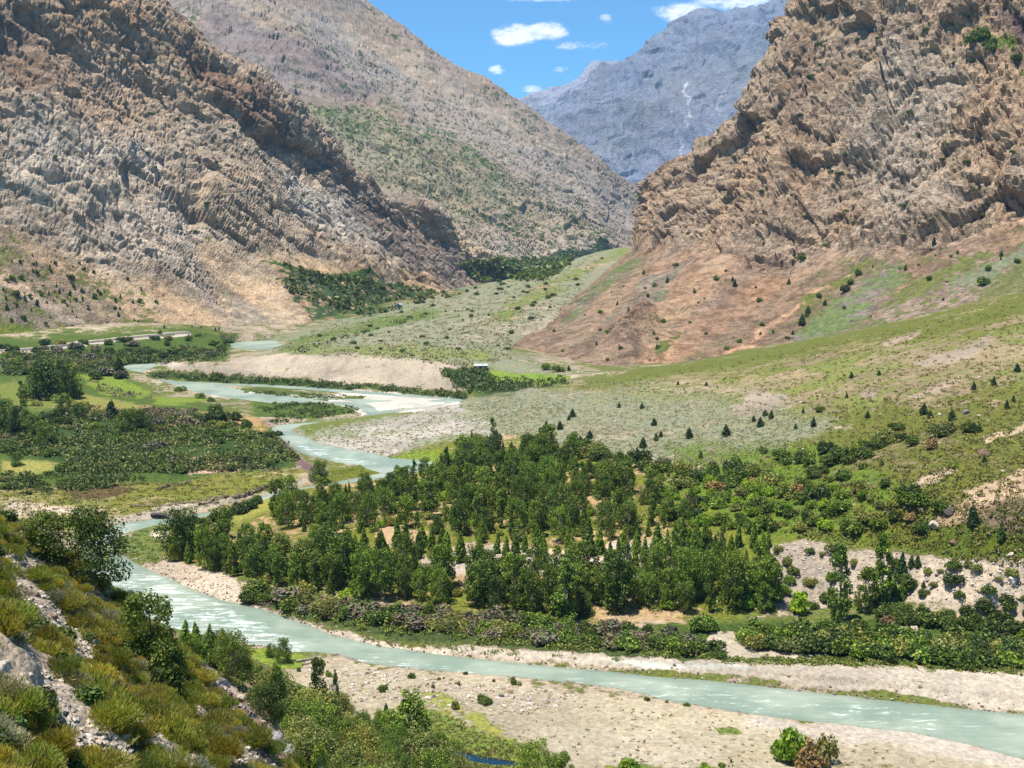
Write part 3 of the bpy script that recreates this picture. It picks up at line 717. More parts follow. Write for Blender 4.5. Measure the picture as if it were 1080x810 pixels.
def rm_paint(P, px, py):
    L = [
     dict(p=RCL, c=(168,146,122), v=(88,92,50), w=.12, f=5),
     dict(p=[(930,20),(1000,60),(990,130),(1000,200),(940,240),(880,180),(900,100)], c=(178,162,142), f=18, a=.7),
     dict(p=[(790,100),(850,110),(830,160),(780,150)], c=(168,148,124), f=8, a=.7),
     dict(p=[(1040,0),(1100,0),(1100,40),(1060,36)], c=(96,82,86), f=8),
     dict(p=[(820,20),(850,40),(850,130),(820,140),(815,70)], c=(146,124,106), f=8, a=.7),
     dict(p=[(1020,22),(1060,25),(1060,42),(1030,38)], v=(90,104,40), w=.7, f=4),
     dict(p=[(1060,50),(1090,50),(1090,75),(1065,70)], v=(110,112,46), w=.6, f=4),
     dict(p=[(672,262),(680,250),(760,255),(900,262),(900,285),(800,280),(700,275)], c=(142,120,100), f=6, a=.5),
     # talus fans: long tongues running down to the left
     dict(p=[(1100,235),(1085,236),(1000,262),(905,272),(830,288),(690,268),(668,262),(520,368),(600,400),(700,405),(1100,335)], c=(140,118,96), v=(100,98,62), w=.36, f=4),
     dict(p=[(690,270),(780,270),(830,290),(760,340),(700,360),(690,320)], c=(150,126,104), w=.15, f=8),
     dict(p=[(530,368),(600,322),(640,330),(640,372),(600,388)], c=(136,116,96), v=(100,92,60), w=.25, f=6),
     dict(p=[(540,365),(590,355),(670,300),(660,320),(610,360),(560,378)], c=(146,124,102), w=.05, f=3),
     dict(p=[(596,330),(640,292),(668,268),(676,274),(650,300),(612,335),(590,345)], c=(128,120,98), v=(98,108,66), w=.6, f=5),
     dict(p=[(640,345),(680,300),(720,278),(705,310),(670,340)], c=(134,122,106), v=(108,114,90), w=.5, f=4),
     dict(p=RC2, c=(142,118,98), w=.05, f=3),
     dict(p=[(668,380),(720,345),(790,300),(830,288),(845,292),(800,325),(740,360),(690,392)], c=(154,124,98), w=.1, f=3),
     dict(p=[(686,368),(718,350),(722,354),(690,373)], v=(92,100,50), w=.6, f=2),
     dict(p=[(740,385),(800,345),(880,290),(912,272),(918,278),(880,305),(820,352),(770,388)], c=(128,104,86), v=(100,96,60), w=.4, f=4),
     dict(p=[(756,380),(800,350),(880,298),(900,284)], line=2.5, c=(184,150,118), w=0, f=2.5),
     dict(p=[(840,318),(880,292),(912,270),(918,276),(885,300),(850,328)], v=(100,104,54), w=.6, f=2.5),
     dict(p=[(800,385),(850,345),(920,290),(940,280),(950,300),(900,345),(850,375)], c=(128,118,108), v=(104,116,74), w=.5, f=5),
     dict(p=[(850,375),(930,330),(1020,280),(1060,262),(1100,275),(1100,300),(980,345)], c=(150,128,112), v=(102,106,64), w=.42, f=6),
     dict(p=[(930,325),(960,305),(1020,270),(1040,262),(1046,268),(980,312),(945,335)], c=(140,122,110), v=(102,106,58), w=.55, f=4),
     dict(p=[(1000,300),(1050,275),(1100,250),(1100,262),(1040,296),(1000,315)], v=(116,122,96), w=.5, f=4),
     dict(p=[(960,290),(1010,262),(1050,248),(1040,262),(980,298)], c=(148,124,106), w=.2, f=4),
     dict(p=[(755,262),(800,262),(830,285),(790,292),(760,282)], c=(152,126,104), w=.05, f=6),
    ]
    col, veg, w = paint(px, py, P, (160,132,106), L, 30, ((104,106,60), .2), jit=1.2)
    k = smooth(-4, 6, sdpoly(px, py, RCL))[:, None]
    X = np.stack([P[:, 0] * .7 - P[:, 2] * 1.0, P[:, 1] * .05, P[:, 2] * .05], 1)
    a = smooth(.02, .3, fbm(X, 13, 5, 31, .6))[:, None]; b = smooth(.05, .3, fbm(X + 500, 22, 5, 33, .6))[:, None]
    col = col * (1 + k * a * (lin((172,156,134)) / lin((158,144,126)) - 1)); col = col * (1 + k * b * (lin((124,110,98)) / lin((158,138,116)) - 1))
    w = np.clip(w + k[:, 0] * .35 * fbm(X + 900, 16, 4, 35), 0, 1)
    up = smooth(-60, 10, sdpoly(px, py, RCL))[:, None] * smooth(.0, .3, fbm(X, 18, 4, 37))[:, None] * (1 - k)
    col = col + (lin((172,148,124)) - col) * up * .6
    return col, veg, w
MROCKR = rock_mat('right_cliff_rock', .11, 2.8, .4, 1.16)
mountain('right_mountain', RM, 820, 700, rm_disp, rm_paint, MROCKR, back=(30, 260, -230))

# --- long smooth slope behind on the left
EM = [
 [(60,335,1500),(60,200,1750),(60,50,2100),(20,-150,2600),(-60,-400,3000)],
 [(280,330,1500),(270,180,1800),(250,40,2150),(230,-80,2500),(190,-240,2900)],
 [(400,325,1550),(400,220,1800),(390,120,2150),(370,40,2450),(335,-28,2800)],
 [(480,318,1600),(490,240,1850),(480,170,2150),(465,110,2450),(432,49,2800)],
 [(540,305,1700),(560,255,1950),(565,210,2200),(560,165,2500),(548,121,2800)],
 [(600,298,1800),(620,255,2050),(630,230,2300),(628,205,2550),(622,176,2850)],
 [(650,292,1950),(665,262,2150),(675,248,2400),(675,235,2650),(669,213,2950)],
 [(710,292,2100),(720,262,2300),(728,255,2500),(732,248,2700),(740,240,3000)],
]
def em_disp(P, px, py):
    g = fbm(np.stack([P[:, 0] + P[:, 2] * 1.1, P[:, 1] * .4, P[:, 2] * .3], 1), 120, 5, 200, ridged=True)
    Q = strata(P, (.7, .3, -.6), 2.2, 1.3)
    return 22 * g - 16 + 11 * blocks(Q, 34, 201, 1.5) * smooth(.0, .5, fbm(P, 300, 3, 205) + .3) + 5 * blocks(Q, 13, 211, 1.6) + 12 * fbm(P, 240, 3, 220)
def em_paint(P, px, py):
    L = [
     dict(p=[(140,0),(350,-10),(440,55),(540,120),(670,215),(660,240),(520,160),(400,90),(300,60)], c=(148,136,124), v=(92,94,72), w=.28, f=15),
     dict(p=[(200,-20),(300,30),(400,95),(380,110),(300,90),(230,60)], c=(128,116,110), f=14),
     dict(p=[(250,0),(330,20),(330,40),(260,20)], c=(154,138,112), f=10, a=.5),
     dict(p=[(360,10),(440,55),(540,120),(600,165),(540,145),(430,80),(360,30)], c=(162,146,126), f=8),
     dict(p=[(320,110),(380,115),(500,165),(560,200),(640,250),(600,270),(500,230),(400,195),(340,160)], c=(140,130,106), v=(96,102,70), w=.3, f=12),
     dict(p=[(330,112),(380,112),(470,135),(540,175),(540,190),(460,160),(400,150),(350,140)], v=(100,108,72), w=.5, f=10),
     dict(p=[(430,215),(470,215),(500,245),(540,290),(500,285),(460,250)], c=(178,158,130), w=.15, v=(90,96,60), f=8),
     dict(p=[(520,210),(600,240),(640,262),(600,285),(540,275),(510,240)], c=(156,142,126), v=(84,92,66), w=.36, f=10),
     dict(p=[(480,270),(560,272),(640,255),(640,300),(480,300)], v=(40,56,36), w=.85, f=3),
     dict(p=[(520,282),(560,288),(600,296)], line=1.2, c=(168,156,146), w=0, f=1),
    ]
    return paint(px, py, P, (146,130,114), L, 40, ((84,92,60), .32), jit=2)
mountain('far_slope', EM, 580, 420, em_disp, em_paint, rock_mat('far_slope_rock', .045, 4, .78, 1.2), back=(-60, 600, -700))

# --- mountains closing the valley, blue of the haze mixed into their rock colour
FM = [
 [(430,330,4200),(430,280,4600),(430,250,5000),(430,230,5400),(430,215,5800)],
 [(520,320,4200),(530,240,4600),(545,200,5000),(545,165,5400),(540,150,5800)],
 [(580,320,4200),(590,235,4600),(600,170,5000),(592,130,5450),(590,118,5800)],
 [(630,320,4200),(635,235,4600),(638,165,5050),(636,110,5550),(636,76,6000)],
 [(680,320,4200),(690,235,4600),(695,160,5100),(688,90,5700),(680,47,6100)],
 [(730,320,4200),(740,235,4600),(745,150,5100),(738,70,5700),(728,18,6200)],
 [(780,320,4200),(790,230,4600),(800,140,5100),(795,55,5700),(783,12,6200)],
 [(840,320,4200),(850,230,4600),(860,130,5100),(860,40,5700),(850,-10,6200)],
 [(1000,320,4200),(1000,220,4600),(1000,110,5100),(1000,0,5700),(1000,-60,6200)],
]
def fm_disp(P, px, py):
    g = fbm(np.stack([P[:, 0] + P[:, 2] * .3, P[:, 1] * .5, P[:, 2] * .35], 1), 420, 6, 300, ridged=True)
    return 130 * g - 72 + 20 * blocks(P * np.array([1, 1, 1.8]), 110, 301, 1.3) + 7 * blocks(P, 42, 311, 1.4)
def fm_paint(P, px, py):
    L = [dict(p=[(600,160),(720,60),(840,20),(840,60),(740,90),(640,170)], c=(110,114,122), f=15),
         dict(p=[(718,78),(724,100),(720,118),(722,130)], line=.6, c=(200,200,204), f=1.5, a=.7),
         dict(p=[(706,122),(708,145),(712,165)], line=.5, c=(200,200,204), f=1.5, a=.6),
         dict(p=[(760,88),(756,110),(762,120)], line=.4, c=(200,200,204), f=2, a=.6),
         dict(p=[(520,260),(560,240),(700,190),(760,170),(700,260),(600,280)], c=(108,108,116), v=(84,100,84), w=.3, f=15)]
    return paint(px, py, P, (112,117,132), L, 50, ((70,84,60), .15), jit=2)  # base tone tinted blue for distance haze
MF = rock_mat('hazed_mountain_rock', .012, 14, .78, 1.22)
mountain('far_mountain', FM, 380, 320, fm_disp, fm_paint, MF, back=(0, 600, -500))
FM2 = [[(380,300,6800),(380,220,7100),(380,150,7400)], [(500,300,6800),(500,200,7100),(500,112,7400)], [(546,300,6800),(546,190,7100),(546,109,7400)], [(570,300,6800),(572,190,7100),(572,101,7400)],
       [(600,300,6800),(600,190,7100),(599,90,7450)], [(615,300,6800),(617,190,7100),(616,80,7500)], [(650,300,6800),(650,190,7100),(646,72,7600)], [(800,300,6800),(800,190,7100),(800,60,7700)]]
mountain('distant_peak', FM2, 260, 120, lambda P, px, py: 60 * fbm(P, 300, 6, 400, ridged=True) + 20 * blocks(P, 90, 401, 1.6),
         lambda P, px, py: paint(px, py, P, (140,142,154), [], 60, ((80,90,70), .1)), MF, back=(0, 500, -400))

# --- near hillside
E = np.array([(-150,270,52),(-95,175,51),(-53,125,50.0),(-37,105,47.9),(-24.8,90,47.6),(-12,68,48.7),(2,42,50),(15,10,50)], float)
TOE = np.array([(-190,380,-2),(-150,300,-2),(-105,262,-2),(-62,236,-2),(-40,215,-2),(-8,172,-2),(35,120,-3),(95,30,-3)], float)
U = np.array([-.81, -.58, 0])
grid = [TOE, E * .45 + TOE * .55 + np.array([0, 0, -3]), E * .8 + TOE * .2 + np.array([0, 0, -7.]), E * .93 + TOE * .07 + np.array([0, 0, -5.0]),
        E + np.array([0, 0, 0.]), E + U * 15 + np.array([0, 0, 13]), E + U * 40 + np.array([0, 0, 34]), E + U * 90 + np.array([0, 0, 70])]
HG = np.array(grid)
def hill_grid(nu, nv):
    tv = np.r_[np.linspace(0, 3.6, nv // 2), np.linspace(3.6, 6, nv - nv // 2 - 30)[1:], np.linspace(6, 7, 31)]
    tu = np.r_[np.linspace(0, 1.4, 60), np.linspace(1.4, 5.4, nu - 100)[1:], np.linspace(5.4, 7, 41)[1:]]
    R = cr(HG, tv); R = cr(R.transpose(1, 0, 2), tu).transpose(1, 0, 2)
    return R, len(tv), len(tu)
HR, hv, hu = hill_grid(640, 560)
hn = normals(HR).reshape(-1, 3); HP = HR.reshape(-1, 3)
hpx, hpy = proj(HP)
# debris chutes run straight down the fall line
along = HP @ np.array([-.58, .81, 0])
chute = fbm(np.stack([along, 0 * along, HP[:, 2] * .12], 1), 7, 4, 500)
HP = HP + hn * (1.6 * chute + .9 * fbm(HP, 6, 4, 501) + .35 * blocks(HP, 1.8, 502, 1.5) + .16 * blocks(HP, .7, 505, 1.5))[:, None]
hpx, hpy = proj(HP)
CHUTES = [[(-10,664),(42,694),(92,744),(142,794),(168,820),(102,820),(60,774),(20,735),(-10,712)], [(-4,576),(22,594),(64,644),(104,696),(152,748),(142,758),(90,712),(42,660),(-4,606)], [(22,578),(60,600),(56,616),(26,600)],
          [(225,770),(278,790),(296,818),(236,818)], [(204,695),(250,735),(325,803),(328,817),(300,813),(230,740)], [(112,745),(170,772),(204,818),(180,818),(128,775)], [(62,562),(100,606),(118,646),(112,652),(84,612)], [(170,700),(210,742),(250,786),(240,790),(196,748)]]
HL = [dict(p=[(-300,500),(0,540),(100,640),(200,695),(330,812),(200,1000),(-300,900)], c=(150,134,112), v=(108,108,60), w=.5, f=5),
      dict(p=[(0,540),(90,620),(200,700),(150,700),(60,640),(-20,580)], v=(112,110,54), w=.6, f=8),
      ] + [dict(p=q, c=(156,140,120), w=.2, f=4) for q in CHUTES] + [
      dict(p=[(205,690),(240,730),(290,785),(325,815)], line=5, c=(150,136,122), w=.15, f=4)]
hc, hvg, hw = paint(hpx, hpy, HP, (150,132,100), HL, 70, ((96,104,52), .6), jit=1)
hillside = tag(link('hillside', mesh_np('hillside', HP, grid_faces(hv, hu), terrain_mat('hillside_soil', 5.0, 2.2, .12, .35, .2), dict(Col=hc, Veg=hvg, W=hw), True)), kind='structure')
print('hillside', time.time() - T0)

# ------------------------------------------------------------------ find places on the real ground
def bvh(P, Fc, sel=None):
    return BVHTree.FromPolygons([tuple(v) for v in P.tolist()], [tuple(f) for f in Fc.tolist()])
def sub(nr, nc, P, k):
    i = np.arange(nr * nc).reshape(nr, nc)[::k, ::k]
    return P[i.ravel()], grid_faces(*i.shape)
BV = {}
BV['ground'] = bvh(*sub(len(rows), len(us), GP, 3))
BV['hillside'] = bvh(*sub(hv, hu, HP, 2))
for n_, (nv_, nu_) in (('left_mountain', (640, 900)), ('right_mountain', (700, 820)), ('far_slope', (420, 580))):
    BV[n_] = bvh(*sub(nv_, nu_, MT[n_][0], 2))
print('bvh', time.time() - T0)
O = Vector((0, 0, H))
def hit(px, py, only=None):
    d = Vector(ray(px, py).tolist()).normalized()
    best = None
    for k, b in BV.items():
        if only and k not in only: continue
        h = b.ray_cast(O, d)
        if h[0] is not None and (best is None or h[3] < best[3]): best = (h[0], h[1], k, h[3])
    return best
def down(x, y, only=('ground', 'hillside')):
    z = None
    for k in only:
        h = BV[k].ray_cast(Vector((x, y, 400)), Vector((0, 0, -1)))
        if h[0] is not None and (z is None or h[0].z > z): z = h[0].z
    return z

# ------------------------------------------------------------------ foliage
def rand_frames(n, up_bias=0.0, rng=RNG, out=None):
    v = rng.normal(size=(n, 3))
    if out is not None: v = v + out
    v[:, 2] += up_bias
    v /= np.linalg.norm(v, axis=1, keepdims=True) + 1e-9
    a = np.cross(v, rng.normal(size=(n, 3))); a /= np.linalg.norm(a, axis=1, keepdims=True) + 1e-9
    b = np.cross(v, a); return a, b, v

def leaf_quads(c, size, asp=1.6, up_bias=.4, rng=RNG, out=None):
    n = len(c); a, b, v = rand_frames(n, up_bias, rng, out)
    s = (size * rng.uniform(.6, 1.35, n))[:, None]
    A = a * s * asp * .5; B = b * s * .5; bend = v * s * .18
    V = np.stack([c - A, c - B + bend, c + A, c + B + bend], 1).reshape(-1, 3)
    return V, np.arange(n * 4).reshape(n, 4)

def tube(pts, rad, k=6):
    pts = np.asarray(pts, float); V = []; Fc = []
    for i, p in enumerate(pts):
        d = pts[min(i + 1, len(pts) - 1)] - pts[max(i - 1, 0)]; d /= np.linalg.norm(d) + 1e-9
        a = np.cross(d, [.3, .9, .1]); a /= np.linalg.norm(a); b = np.cross(d, a)
        for j in range(k):
            t = 2 * math.pi * j / k; V.append(p + rad[i] * (a * math.cos(t) + b * math.sin(t)))
    for i in range(len(pts) - 1):
        for j in range(k):
            Fc.append((i * k + j, i * k + (j + 1) % k, (i + 1) * k + (j + 1) % k, (i + 1) * k + j))
    return np.array(V), np.array(Fc)

def cat(parts):
    V = []; Fc = []; o = 0
    for v, f in parts: V.append(v); Fc.append(f + o); o += len(v)
    return np.concatenate(V), np.concatenate(Fc)

M = dict(
 broad=leaf_mat('poplar_leaves', (48,70,28), (98,122,46), (150,160,84), .34, .16),
 dark=leaf_mat('dark_leaves', (42,58,26), (80,100,42), (120,132,66), .26, .12),
 fresh=leaf_mat('fresh_leaves', (82,110,34), (126,152,48), (160,168,74), .35, .12),
 olive=leaf_mat('olive_leaves', (82,94,48), (122,130,70), (154,154,100), .25, .2),
 cone=leaf_mat('sapling_leaves', (66,90,36), (108,132,50), (136,152,70), .28, .1),
 needle=leaf_mat('juniper_leaves', (34,52,30), (62,84,44), (88,104,60), .16, .1),
 grey=leaf_mat('sage_leaves', (96,100,78), (130,132,108), (152,146,118), .2, .2),
 rust=leaf_mat('rust_leaves', (128,108,84), (160,136,104), (110,114,66), .2, .2),
 brush=leaf_mat('brush_twigs', (98,86,82), (132,118,110), (92,110,60), .1, .4),
 gold=leaf_mat('broom_leaves', (98,110,48), (146,144,68), (158,132,86), .36, .2),
 lime=leaf_mat('green_broom_leaves', (80,100,46), (122,132,62), (148,140,80), .34, .15),
 grassm=leaf_mat('grass_blades', (124,128,66), (166,160,98), (132,138,70), .3, .2),
 thick=leaf_mat('thicket_leaves', (58,76,34), (98,114,52), (132,136,78), .2, .15),
)
BARK = plain_mat('pale_bark', (150,140,122), .9, .3, 3); DBARK = plain_mat('brown_bark', (92,78,62), .9, .3, 3)

def crown_broad(h, w, seed, slim=False, n_leaf=3600, leaf=.3, base=.12):
    r = np.random.default_rng(seed)
    nc = 46 if not slim else 40
    t = r.uniform(0, 1, nc) ** .9
    prof = np.sqrt(np.clip(1 - ((t - .42) / .66) ** 2, 0, 1)) if not slim else np.sin(np.pi * np.clip(.15 + .8 * t, 0, 1)) ** .5 * (1 - .3 * t)
    ang = r.uniform(0, 2 * np.pi, nc); rad = prof * w * .5 * r.uniform(.45, 1.1, nc)
    cx = rad * np.cos(ang); cy = rad * np.sin(ang); cz = h * (base + (1 - base) * t * .93)
    cr_ = w * r.uniform(.12, .25, nc) * (1 - (.1 if not slim else .3) * t)
    cr_[:2] = w * .15
    per = r.multinomial(n_leaf, cr_ ** 2 / (cr_ ** 2).sum())
    c = []; out = []
    for i in range(nc):
        u = r.normal(size=(per[i], 3)); u /= np.linalg.norm(u, axis=1, keepdims=True) + 1e-9
        q = r.uniform(.35, 1.08, per[i])[:, None] ** .6
        p = np.array([cx[i], cy[i], cz[i]]) + u * q * cr_[i] * np.array([1, 1, .85 if not slim else 1.25])
        c.append(p); out.append(u * .9)
    c = np.concatenate(c); out = np.concatenate(out)
    c[:, 2] = np.maximum(c[:, 2], .1)
    V, Fc = leaf_quads(c, leaf, 1.4, .5, r, out)
    # trunk with limbs
    lean = r.normal(size=2) * h * .02
    tp = [(0, 0, -.6), (lean[0] * .3, lean[1] * .3, h * .3), (lean[0], lean[1], h * .62), (lean[0], lean[1], h * .9)]
    parts = [tube(tp, [h * .017, h * .014, h * .009, h * .003])]
    for i in range(0, nc, 3):
        z0 = cz[i] * .55; parts.append(tube([(lean[0] * .4, lean[1] * .4, z0), (cx[i] * .5, cy[i] * .5, (z0 + cz[i]) / 2 + .1), (cx[i], cy[i], cz[i])], [h * .007, h * .005, h * .002], 4))
    return (V, Fc), cat(parts)

def crown_cone(h, w, seed, n_leaf=1100, leaf=.3):
    r = np.random.default_rng(seed)
    t = 1 - np.sqrt(r.uniform(0, 1, n_leaf)); a = r.uniform(0, 2 * np.pi, n_leaf)
    lump = 1 + .22 * np.sin(a * 3 + t * 9 + seed) + .15 * np.sin(a * 5 - t * 17)
    rad = w * .5 * (1 - t) ** .8 * lump * r.uniform(.45, 1.05, n_leaf) * np.where(t < .08, .7, 1)
    c = np.stack([rad * np.cos(a), rad * np.sin(a), h * (.03 + .97 * t)], 1)
    out = np.stack([np.cos(a), np.sin(a), 0 * a + .3], 1)
    V, Fc = leaf_quads(c, leaf, 1.7, .5, r, out)
    return (V, Fc), tube([(0, 0, -.4), (0, 0, h * .5), (0, 0, h * .92)], [w * .045, w * .03, w * .01], 5)

def bush(w, h, seed, n_leaf=900, leaf=.22, blade=False):
    r = np.random.default_rng(seed)
    nc = r.integers(5, 9); c = []; out = []
    for i in range(nc):
        a = r.uniform(0, 6.28); q = r.uniform(0, .34) * w; cr_ = w * r.uniform(.16, .3)
        m = n_leaf // nc
        u = r.normal(size=(m, 3)); u[:, 2] = np.abs(u[:, 2]) * .9 - .15; u /= np.linalg.norm(u, axis=1, keepdims=True)
        hh = h * r.uniform(.5, .9)
        p = np.array([q * math.cos(a), q * math.sin(a), hh * .32]) + u * (r.uniform(.3, 1.05, m)[:, None] ** .6) * np.array([cr_, cr_, hh * .66])
        c.append(p); out.append(u)
    c = np.concatenate(c); out = np.concatenate(out); c[:, 2] = np.maximum(c[:, 2], .02)
    if blade:
        # upright sprays
        n = len(c); ax = out + np.array([0, 0, .8]) + r.normal(size=(n, 3)) * .35; ax /= np.linalg.norm(ax, axis=1, keepdims=True)
        sd = np.cross(ax, r.normal(size=(n, 3))); sd /= np.linalg.norm(sd, axis=1, keepdims=True)
        L = (leaf * r.uniform(.8, 1.8, n))[:, None]; W = leaf * .22
        V = np.stack([c - sd * W * .5, c + sd * W * .5, c + ax * L + sd * W * .2, c + ax * L - sd * W * .2], 1).reshape(-1, 3)
        leafs = (V, np.arange(n * 4).reshape(n, 4))
    else: leafs = leaf_quads(c, leaf, 1.5, .4, r, out)
    stems = []
    for i in range(5):
        a = r.uniform(0, 6.28); stems.append(tube([(0, 0, -.3), (.12 * w * math.cos(a), .12 * w * math.sin(a), h * .35), (.28 * w * math.cos(a), .28 * w * math.sin(a), h * .75)], [.025 * w, .018 * w, .006 * w], 4))
    return leafs, cat(stems)

PROTO = {}
def proto(key, name, leaf, stem, lm, bark, parts=('crown', 'trunk')):
    a = mesh_np(name + '_' + parts[0], leaf[0], leaf[1], M[lm]); b = mesh_np(name + '_' + parts[1], stem[0], stem[1], bark, smooth_=True)
    PROTO.setdefault(key, []).append((name, a, b, parts))
for s in range(6): proto('broad', 'poplar_tree', *crown_broad(10, [5.5,6.5,5,7,6,5.2][s], 10 + s), 'broad', BARK)
for s in range(3): proto('darktree', 'willow_tree', *crown_broad(8, [7,6.4,7.6][s], 30 + s, base=.03), 'dark', DBARK)
for s in range(4): proto('slim', 'slender_poplar', *crown_broad(12, [3.4,3.9,3.0,4.4][s], 40 + s, True, 2800, .28, .06), 'broad', BARK)
for s in range(3): proto('sapling', 'young_poplar', *crown_cone(5, [2.3,2.7,2.0][s], 50 + s, 1300, .26), 'cone', DBARK)
for s in range(3): proto('conifer', 'juniper_tree', *crown_cone(4, [3.0,2.6,3.3][s], 60 + s, 900, .3), 'needle', DBARK)
FS = ('foliage', 'stems')
for key, nm, mt, n, w, h in (('bush','green_shrub','broad',4,4,2.6), ('dbush','dark_shrub','dark',3,4,2.6), ('fbush','bright_shrub','fresh',4,3.6,2.5), ('obush','olive_shrub','olive',3,4.4,2.8),
                         ('rbush','rusty_shrub','rust',2,3.6,2.6), ('brush','twiggy_shrub','brush',3,3.2,1.8), ('gbush','sage_shrub','grey',2,2.4,1.3)):
    for s in range(n): proto(key, nm, *bush(w, h, 100 + hash(key) % 7 * 0 + s * 13 + len(key) * 3 + int(w * 10), 1300, .27), mt, DBARK, FS)
for s in range(6): proto('gold', 'broom_shrub', *bush(2.0, 1.2, 200 + s, 3200, .13, True), 'gold', DBARK, FS)
for s in range(4): proto('lime', 'green_broom_shrub', *bush(1.9, 1.2, 220 + s, 3200, .13, True), 'lime', DBARK, FS)
for s in range(3): proto('sagenear', 'grey_sage_shrub', *bush(1.7, .8, 240 + s, 2200, .1, True), 'grey', DBARK, FS)
for s in range(3): proto('dnear', 'leafy_shrub', *bush(2.0, 1.5, 260 + s, 1500, .16), 'dark', DBARK, FS)
# near trees with finer leaves
for s in range(5): proto('nearbroad', 'poplar_tree', *crown_broad(9, [4.6,5.2,4.2,5.6,4.8][s], 300 + s, False, 6500, .17, .08), 'broad', BARK)
for s in range(3): proto('nearslim', 'slender_poplar', *crown_broad(10, [2.4,2.8,3.2][s], 320 + s, True, 4200, .17, .18), 'broad', BARK)
for s in range(3): proto('nearcone', 'young_poplar', *crown_cone(5, [2.4,2.8,2.2][s], 340 + s, 3000, .15), 'cone', DBARK)
proto('neardark', 'willow_tree', *crown_broad(5.2, 6.0, 351, False, 7500, .15, .0), 'dark', DBARK)
proto('neardark', 'willow_tree', *crown_broad(5.2, 4.2, 352, False, 5200, .15, .0), 'dark', DBARK)
for s in range(3): proto('neargrey', 'silvery_willow', *crown_broad(5, [4.6,5.2,4][s], 360 + s, False, 4800, .15, .0), 'olive', DBARK)
print('protos', time.time() - T0)

NCOUNT = {}
def place(key, loc, height, label, cat_, group=None, wid=1.0, i=None, single=False, name=None):
    nm, a, b, parts = PROTO[key][i if i is not None else random.randrange(len(PROTO[key]))]
    h0 = {'broad':10,'darktree':8,'slim':12,'sapling':5,'conifer':4,'bush':2.6,'dbush':2.6,'fbush':2.5,'obush':2.8,'rbush':2.6,'brush':1.8,'gbush':1.3,'gold':1.2,'lime':1.2,'sagenear':.8,'dnear':1.5,
          'nearbroad':9,'nearslim':10,'nearcone':5,'neardark':5.2,'neargrey':5}[key]
    s = height / h0
    rz = random.uniform(0, 6.283)
    if single:
        o = link(name or nm, a)
    else:
        o = bpy.data.objects.new(name or nm, None); C.objects.link(o); o.empty_display_size = .5
        link(parts[0], a, o); link(parts[1], b, o)
    o.location = loc; o.scale = (s * wid, s * wid, s); o.rotation_euler = (random.gauss(0, .03), random.gauss(0, .03), rz)
    tag(o, label, cat_, group)
    NCOUNT[key] = NCOUNT.get(key, 0) + 1
    return o

def inpoly(px, py, poly): return sdpoly(np.array([px]), np.array([py]), poly)[0] < 0
def scatter(poly, n, mind, only=('ground',), tries=40, avoid=(), keep=None):
    """points spread over the ground inside a region, at least mind metres apart"""
    pts = []; xs = [p[0] for p in poly]; ys = [p[1] for p in poly]
    for _ in range(n * tries):
        if len(pts) >= n: break
        px = random.uniform(min(xs), max(xs)); py = random.uniform(min(ys), max(ys))
        if not inpoly(px, py, poly): continue
        if any(inpoly(px, py, a) for a in avoid): continue
        h = hit(px, py, None)
        if h is None or h[2] not in only: continue
        p = h[0]
        if h[2] == 'ground' and p.z < .25: continue
        md = mind(px, py) if callable(mind) else mind
        if any((p.x - q[0].x) ** 2 + (p.y - q[0].y) ** 2 < md * md for q in pts): continue
        pts.append((p, px, py))
    return pts
ORD = ['leftmost', 'second from the left', 'third from the left', 'fourth from the left', 'fifth from the left', 'sixth from the left', 'seventh from the left', 'eighth from the left', 'ninth from the left',
       'tenth from the left', 'eleventh from the left', 'twelfth from the left', 'thirteenth from the left', 'fourteenth from the left', 'fifteenth from the left', 'sixteenth from the left',
       'seventeenth from the left', 'eighteenth from the left', 'nineteenth from the left', 'twentieth from the left', 'eighth from the right', 'seventh from the right', 'sixth from the right',
       'fifth from the right', 'fourth from the right', 'third from the right', 'second from the right', 'rightmost']
def ordinal(i, n):
    if i == 0: return 'leftmost'
    if i == n - 1: return 'rightmost'
    if n - i <= 8 and i > 3: return ORD[28 - (n - i)]
    return ORD[i]

def at_px(key, px, py, hp, label, cat_, group=None, wp=None, only=None, i=None, single=False):
    """stands at the ground seen there; hp is how many pixels high it looks"""
    h = hit(px, py, only)
    if h is None: return None
    p = h[0]; d = (p - O).length; m = hp * d / F
    return place(key, (p.x, p.y, p.z - .05), m, label, cat_, group, 1.0 if wp is None else wp, i, single)

# ---- junipers dotted over the pale slope, one by one
J = [(604,440,10),(600,443,6),(576,449,6),(591,453,10),(653,430,6),(677,431,7),(690,449,9),(727,462,12),(766,460,13),(622,463,10),(612,468,9),(678,472,12),(672,478,7),(692,465,9),(697,461,7),
     (739,483,8),(795,445,7),(802,450,11),(807,439,8),(813,442,10),(839,453,7),(858,450,10),(847,436,6),(715,406,5),(745,407,5)]
J.sort()
for i, (x, y, h) in enumerate(J):
    size = 'tall' if h > 10 else 'small' if h > 6 else 'tiny'
    at_px('conifer', x, y, h, f'{size} dark green juniper, {ordinal(i, len(J))} of those on the pale sage slope', 'tree', 'junipers on the pale sage slope', only=('ground',))
J2 = [(898,399,7),(927,396,6),(1073,392,9),(1048,406,9),(1027,411,8),(1062,431,9),(1069,424,7),(893,420,6),(915,441,8),(885,506,11),(894,505,9),(930,491,7),(974,437,12),(981,441,9),(1004,443,12),(1038,488,8)]
J2.sort()
for i, (x, y, h) in enumerate(J2):
    at_px('conifer', x, y, h, f'small dark juniper, {ordinal(i, len(J2))} of those on the right-hand green slope', 'tree', 'junipers on the green slope', only=('ground',))
at_px('conifer', 1027, 554, 22, 'tall dark conical juniper beside the pale boulders on the green meadow', 'tree', only=('ground',), wp=.85)
